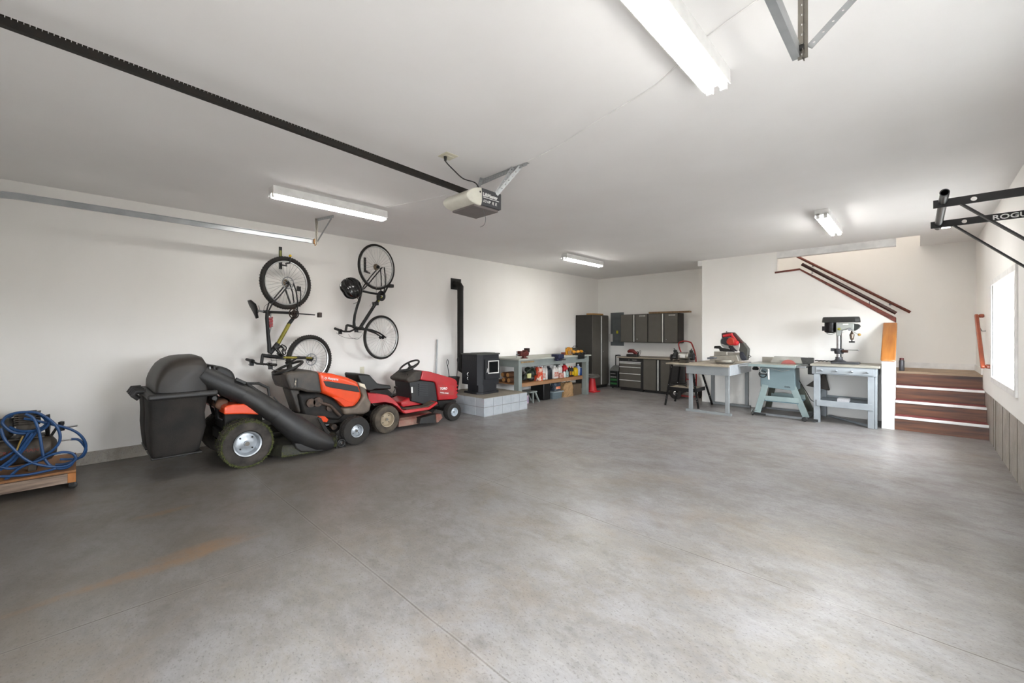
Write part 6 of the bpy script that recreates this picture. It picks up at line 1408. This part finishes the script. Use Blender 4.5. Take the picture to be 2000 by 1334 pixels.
# drill press
M6 = lambda u, v, Y=8.15: U(1590+u/12.127, 610+v/12.127, Y=Y)
t = thing('drill_press', (-.85, 8.15, ET), 'grey and black bench drill press standing on the pale blue grey bench', 'drill press')
cx_ = M6(590, 1).x; DPG = mat('press_silver_grey', 'a2a6a2', .4, .4); DPB = mat('press_black', '262623', .45, .2, col2='353430', scale=10)
def fr6(pts, y0, y1): P = [M6(u, v) for u, v in pts]; return MB().prism([(p.x, y0, max(p.z, ET)) for p in P], (0, y1-y0, 0))
BSE = mat('press_base_grey', '4b4c50', .5, .4)
zb_ = ET
MB().box((M6(420,1).x, 8.03, ET), (M6(1080,1).x, 8.27, ET+.03)).build('base', BSE, t, bevel=.006)
MB().lathe((cx_, 8.15, ET+.03), (0,0,1), [(0,0),(.10,0),(.055,.025),(.045,.04),(.045,.07),(0,.07)], 28).build('column_flange', BSE, t)
ztop_ = M6(590, 440).z
MB().cyl((cx_, 8.15, ET+.06), (cx_, 8.15, ztop_+.03), .036, n=26).build('column', CHR, t)
xr_ = M6(643,1).x; MB().cyl((xr_, 8.11, ET+.1), (xr_, 8.11, ztop_), .006).build('rack', BMET, t)
zk = M6(590, 915).z
MB().lathe((cx_, 8.15, zk-.045), (0,0,1), [(.036,0),(.055,0),(.06,.03),(.06,.08),(.036,.085)], 24, closed=True).box((cx_-.10, 8.12, zk-.005), (cx_-.05, 8.17, zk+.04)).build('table_collar', BSE, t, bevel=.004)
MB().cyl((cx_+.05, 8.10, zk), (cx_+.11, 8.08, zk), .022).build('crank_hub', mat('rusty_brown_iron', '5b4038', .6, .4), t)
MB().cyl((cx_+.09, 8.07, M6(1,870).z), (M6(1060,1).x, 8.05, M6(1,872).z), .006).sph((M6(1060,1).x, 8.05, M6(1,872).z), .012).build('crank_handle', CHR, t)
fr6([(535,260),(960,255),(958,440),(850,400),(660,430),(640,560),(540,560)], 8.06, 8.24).build('head', DPG, t, bevel=.012)
MB().box((M6(700,1).x, 8.056, M6(1,312).z), (M6(830,1).x, 8.061, M6(1,282).z)).build('name_plate', WHITEP, t)
fr6([(960,270),(1060,280),(1100,325),(1060,380),(960,445)], 8.07, 8.23).build('switch_box', mat('black_green', '252c27', .5), t, bevel=.006)
bel = MB(); z0_, z1_ = M6(1,250).z, M6(1,125).z; xa_, xb2 = M6(210,1).x, M6(1090,1).x
pts_ = [(xa_+.02, 8.05), (xb2-.05, 8.05), (xb2, 8.09), (xb2, 8.21), (xb2-.05, 8.25), (xa_+.02, 8.25), (xa_-.0, 8.22), (xa_, 8.08)]
MB().loft([[((x-(xa_+xb2)/2)*s_+(xa_+xb2)/2, (y-8.15)*s_+8.15, z) for x, y in pts_] for z, s_ in ((z0_, 1), (z0_+.012, 1.01), (z1_-.02, .985), (z1_, .95))]).build('belt_cover', DPB, t, bevel=.004)
mx_ = M6(385,1).x; MB().lathe((mx_, 8.15, M6(1,490).z), (0,0,1), [(0,0),(.05,0),(.075,.02),(.075,.16),(.05,.18),(0,.18)], 26).box((M6(200,1).x, 8.10, M6(1,440).z), (M6(290,1).x, 8.20, M6(1,335).z)).build('motor', mat('motor_black', '1f1b1d', .4, .4), t)
MB().tube(spline([M6(280,440,8.12), M6(320,510,8.1), M6(430,520,8.1), M6(520,470,8.12)]), .005).build('cord', GMET, t)
qx = M6(895,1).x
MB().lathe((qx, 8.15, M6(1,645).z), (0,0,1), [(0,0),(.018,0),(.026,.03),(.026,.05),(.030,.055),(.030,.085),(.022,.095),(.012,.12),(.012,.17),(0,.17)], 24).build('chuck', mat('chuck_steel', '8f7f73', .25, .9), t)
MB().cyl((qx, 8.15, M6(1,700).z), (qx, 8.15, M6(1,645).z), .008).cyl((qx-.035, 8.15, M6(1,690).z), (qx+.035, 8.15, M6(1,690).z), .012).build('cutter', BMET, t)
MB().lathe(M6(835,400,8.05), (0,1,0), [(0,-.02),(.02,-.02),(.024,0),(.024,.02),(0,.02)], 18).build('feed_hub', GMET, t)
for e_ in ((665,470), (1040,520)): MB().cyl(M6(835,400,8.04), M6(*e_, 8.02), .006).build('feed_lever', CHR, t)
MB().sph(M6(1070,530,8.02), .020).build('feed_knob', mat('amber_knob', 'a8873e', .35), t)
MB().sph(M6(590,395,8.03), .02).build('yellow_knob', mat('olive_yellow'), t)
# flask on landing
p = U(1756, 728, Y=8.80)
t = thing('spray_can', (-.17, 8.80, .775), 'small grey can with a red top on the stair landing', 'can')
MB().lathe((-.175, 8.80, .775), (0,0,1), [(0,0),(.03,0),(.032,.004),(.032,.15),(.026,.165),(0,.167)], 22).build('body', mat('can_grey', '6b6a6e', .4, .4), t)
MB().lathe((-.175, 8.80, .942), (0,0,1), [(0,0),(.026,0),(.024,.03),(0,.032)], 20).build('cap', DRD, t)

for o in ALL:
    if '_o' in o: del o['_o']
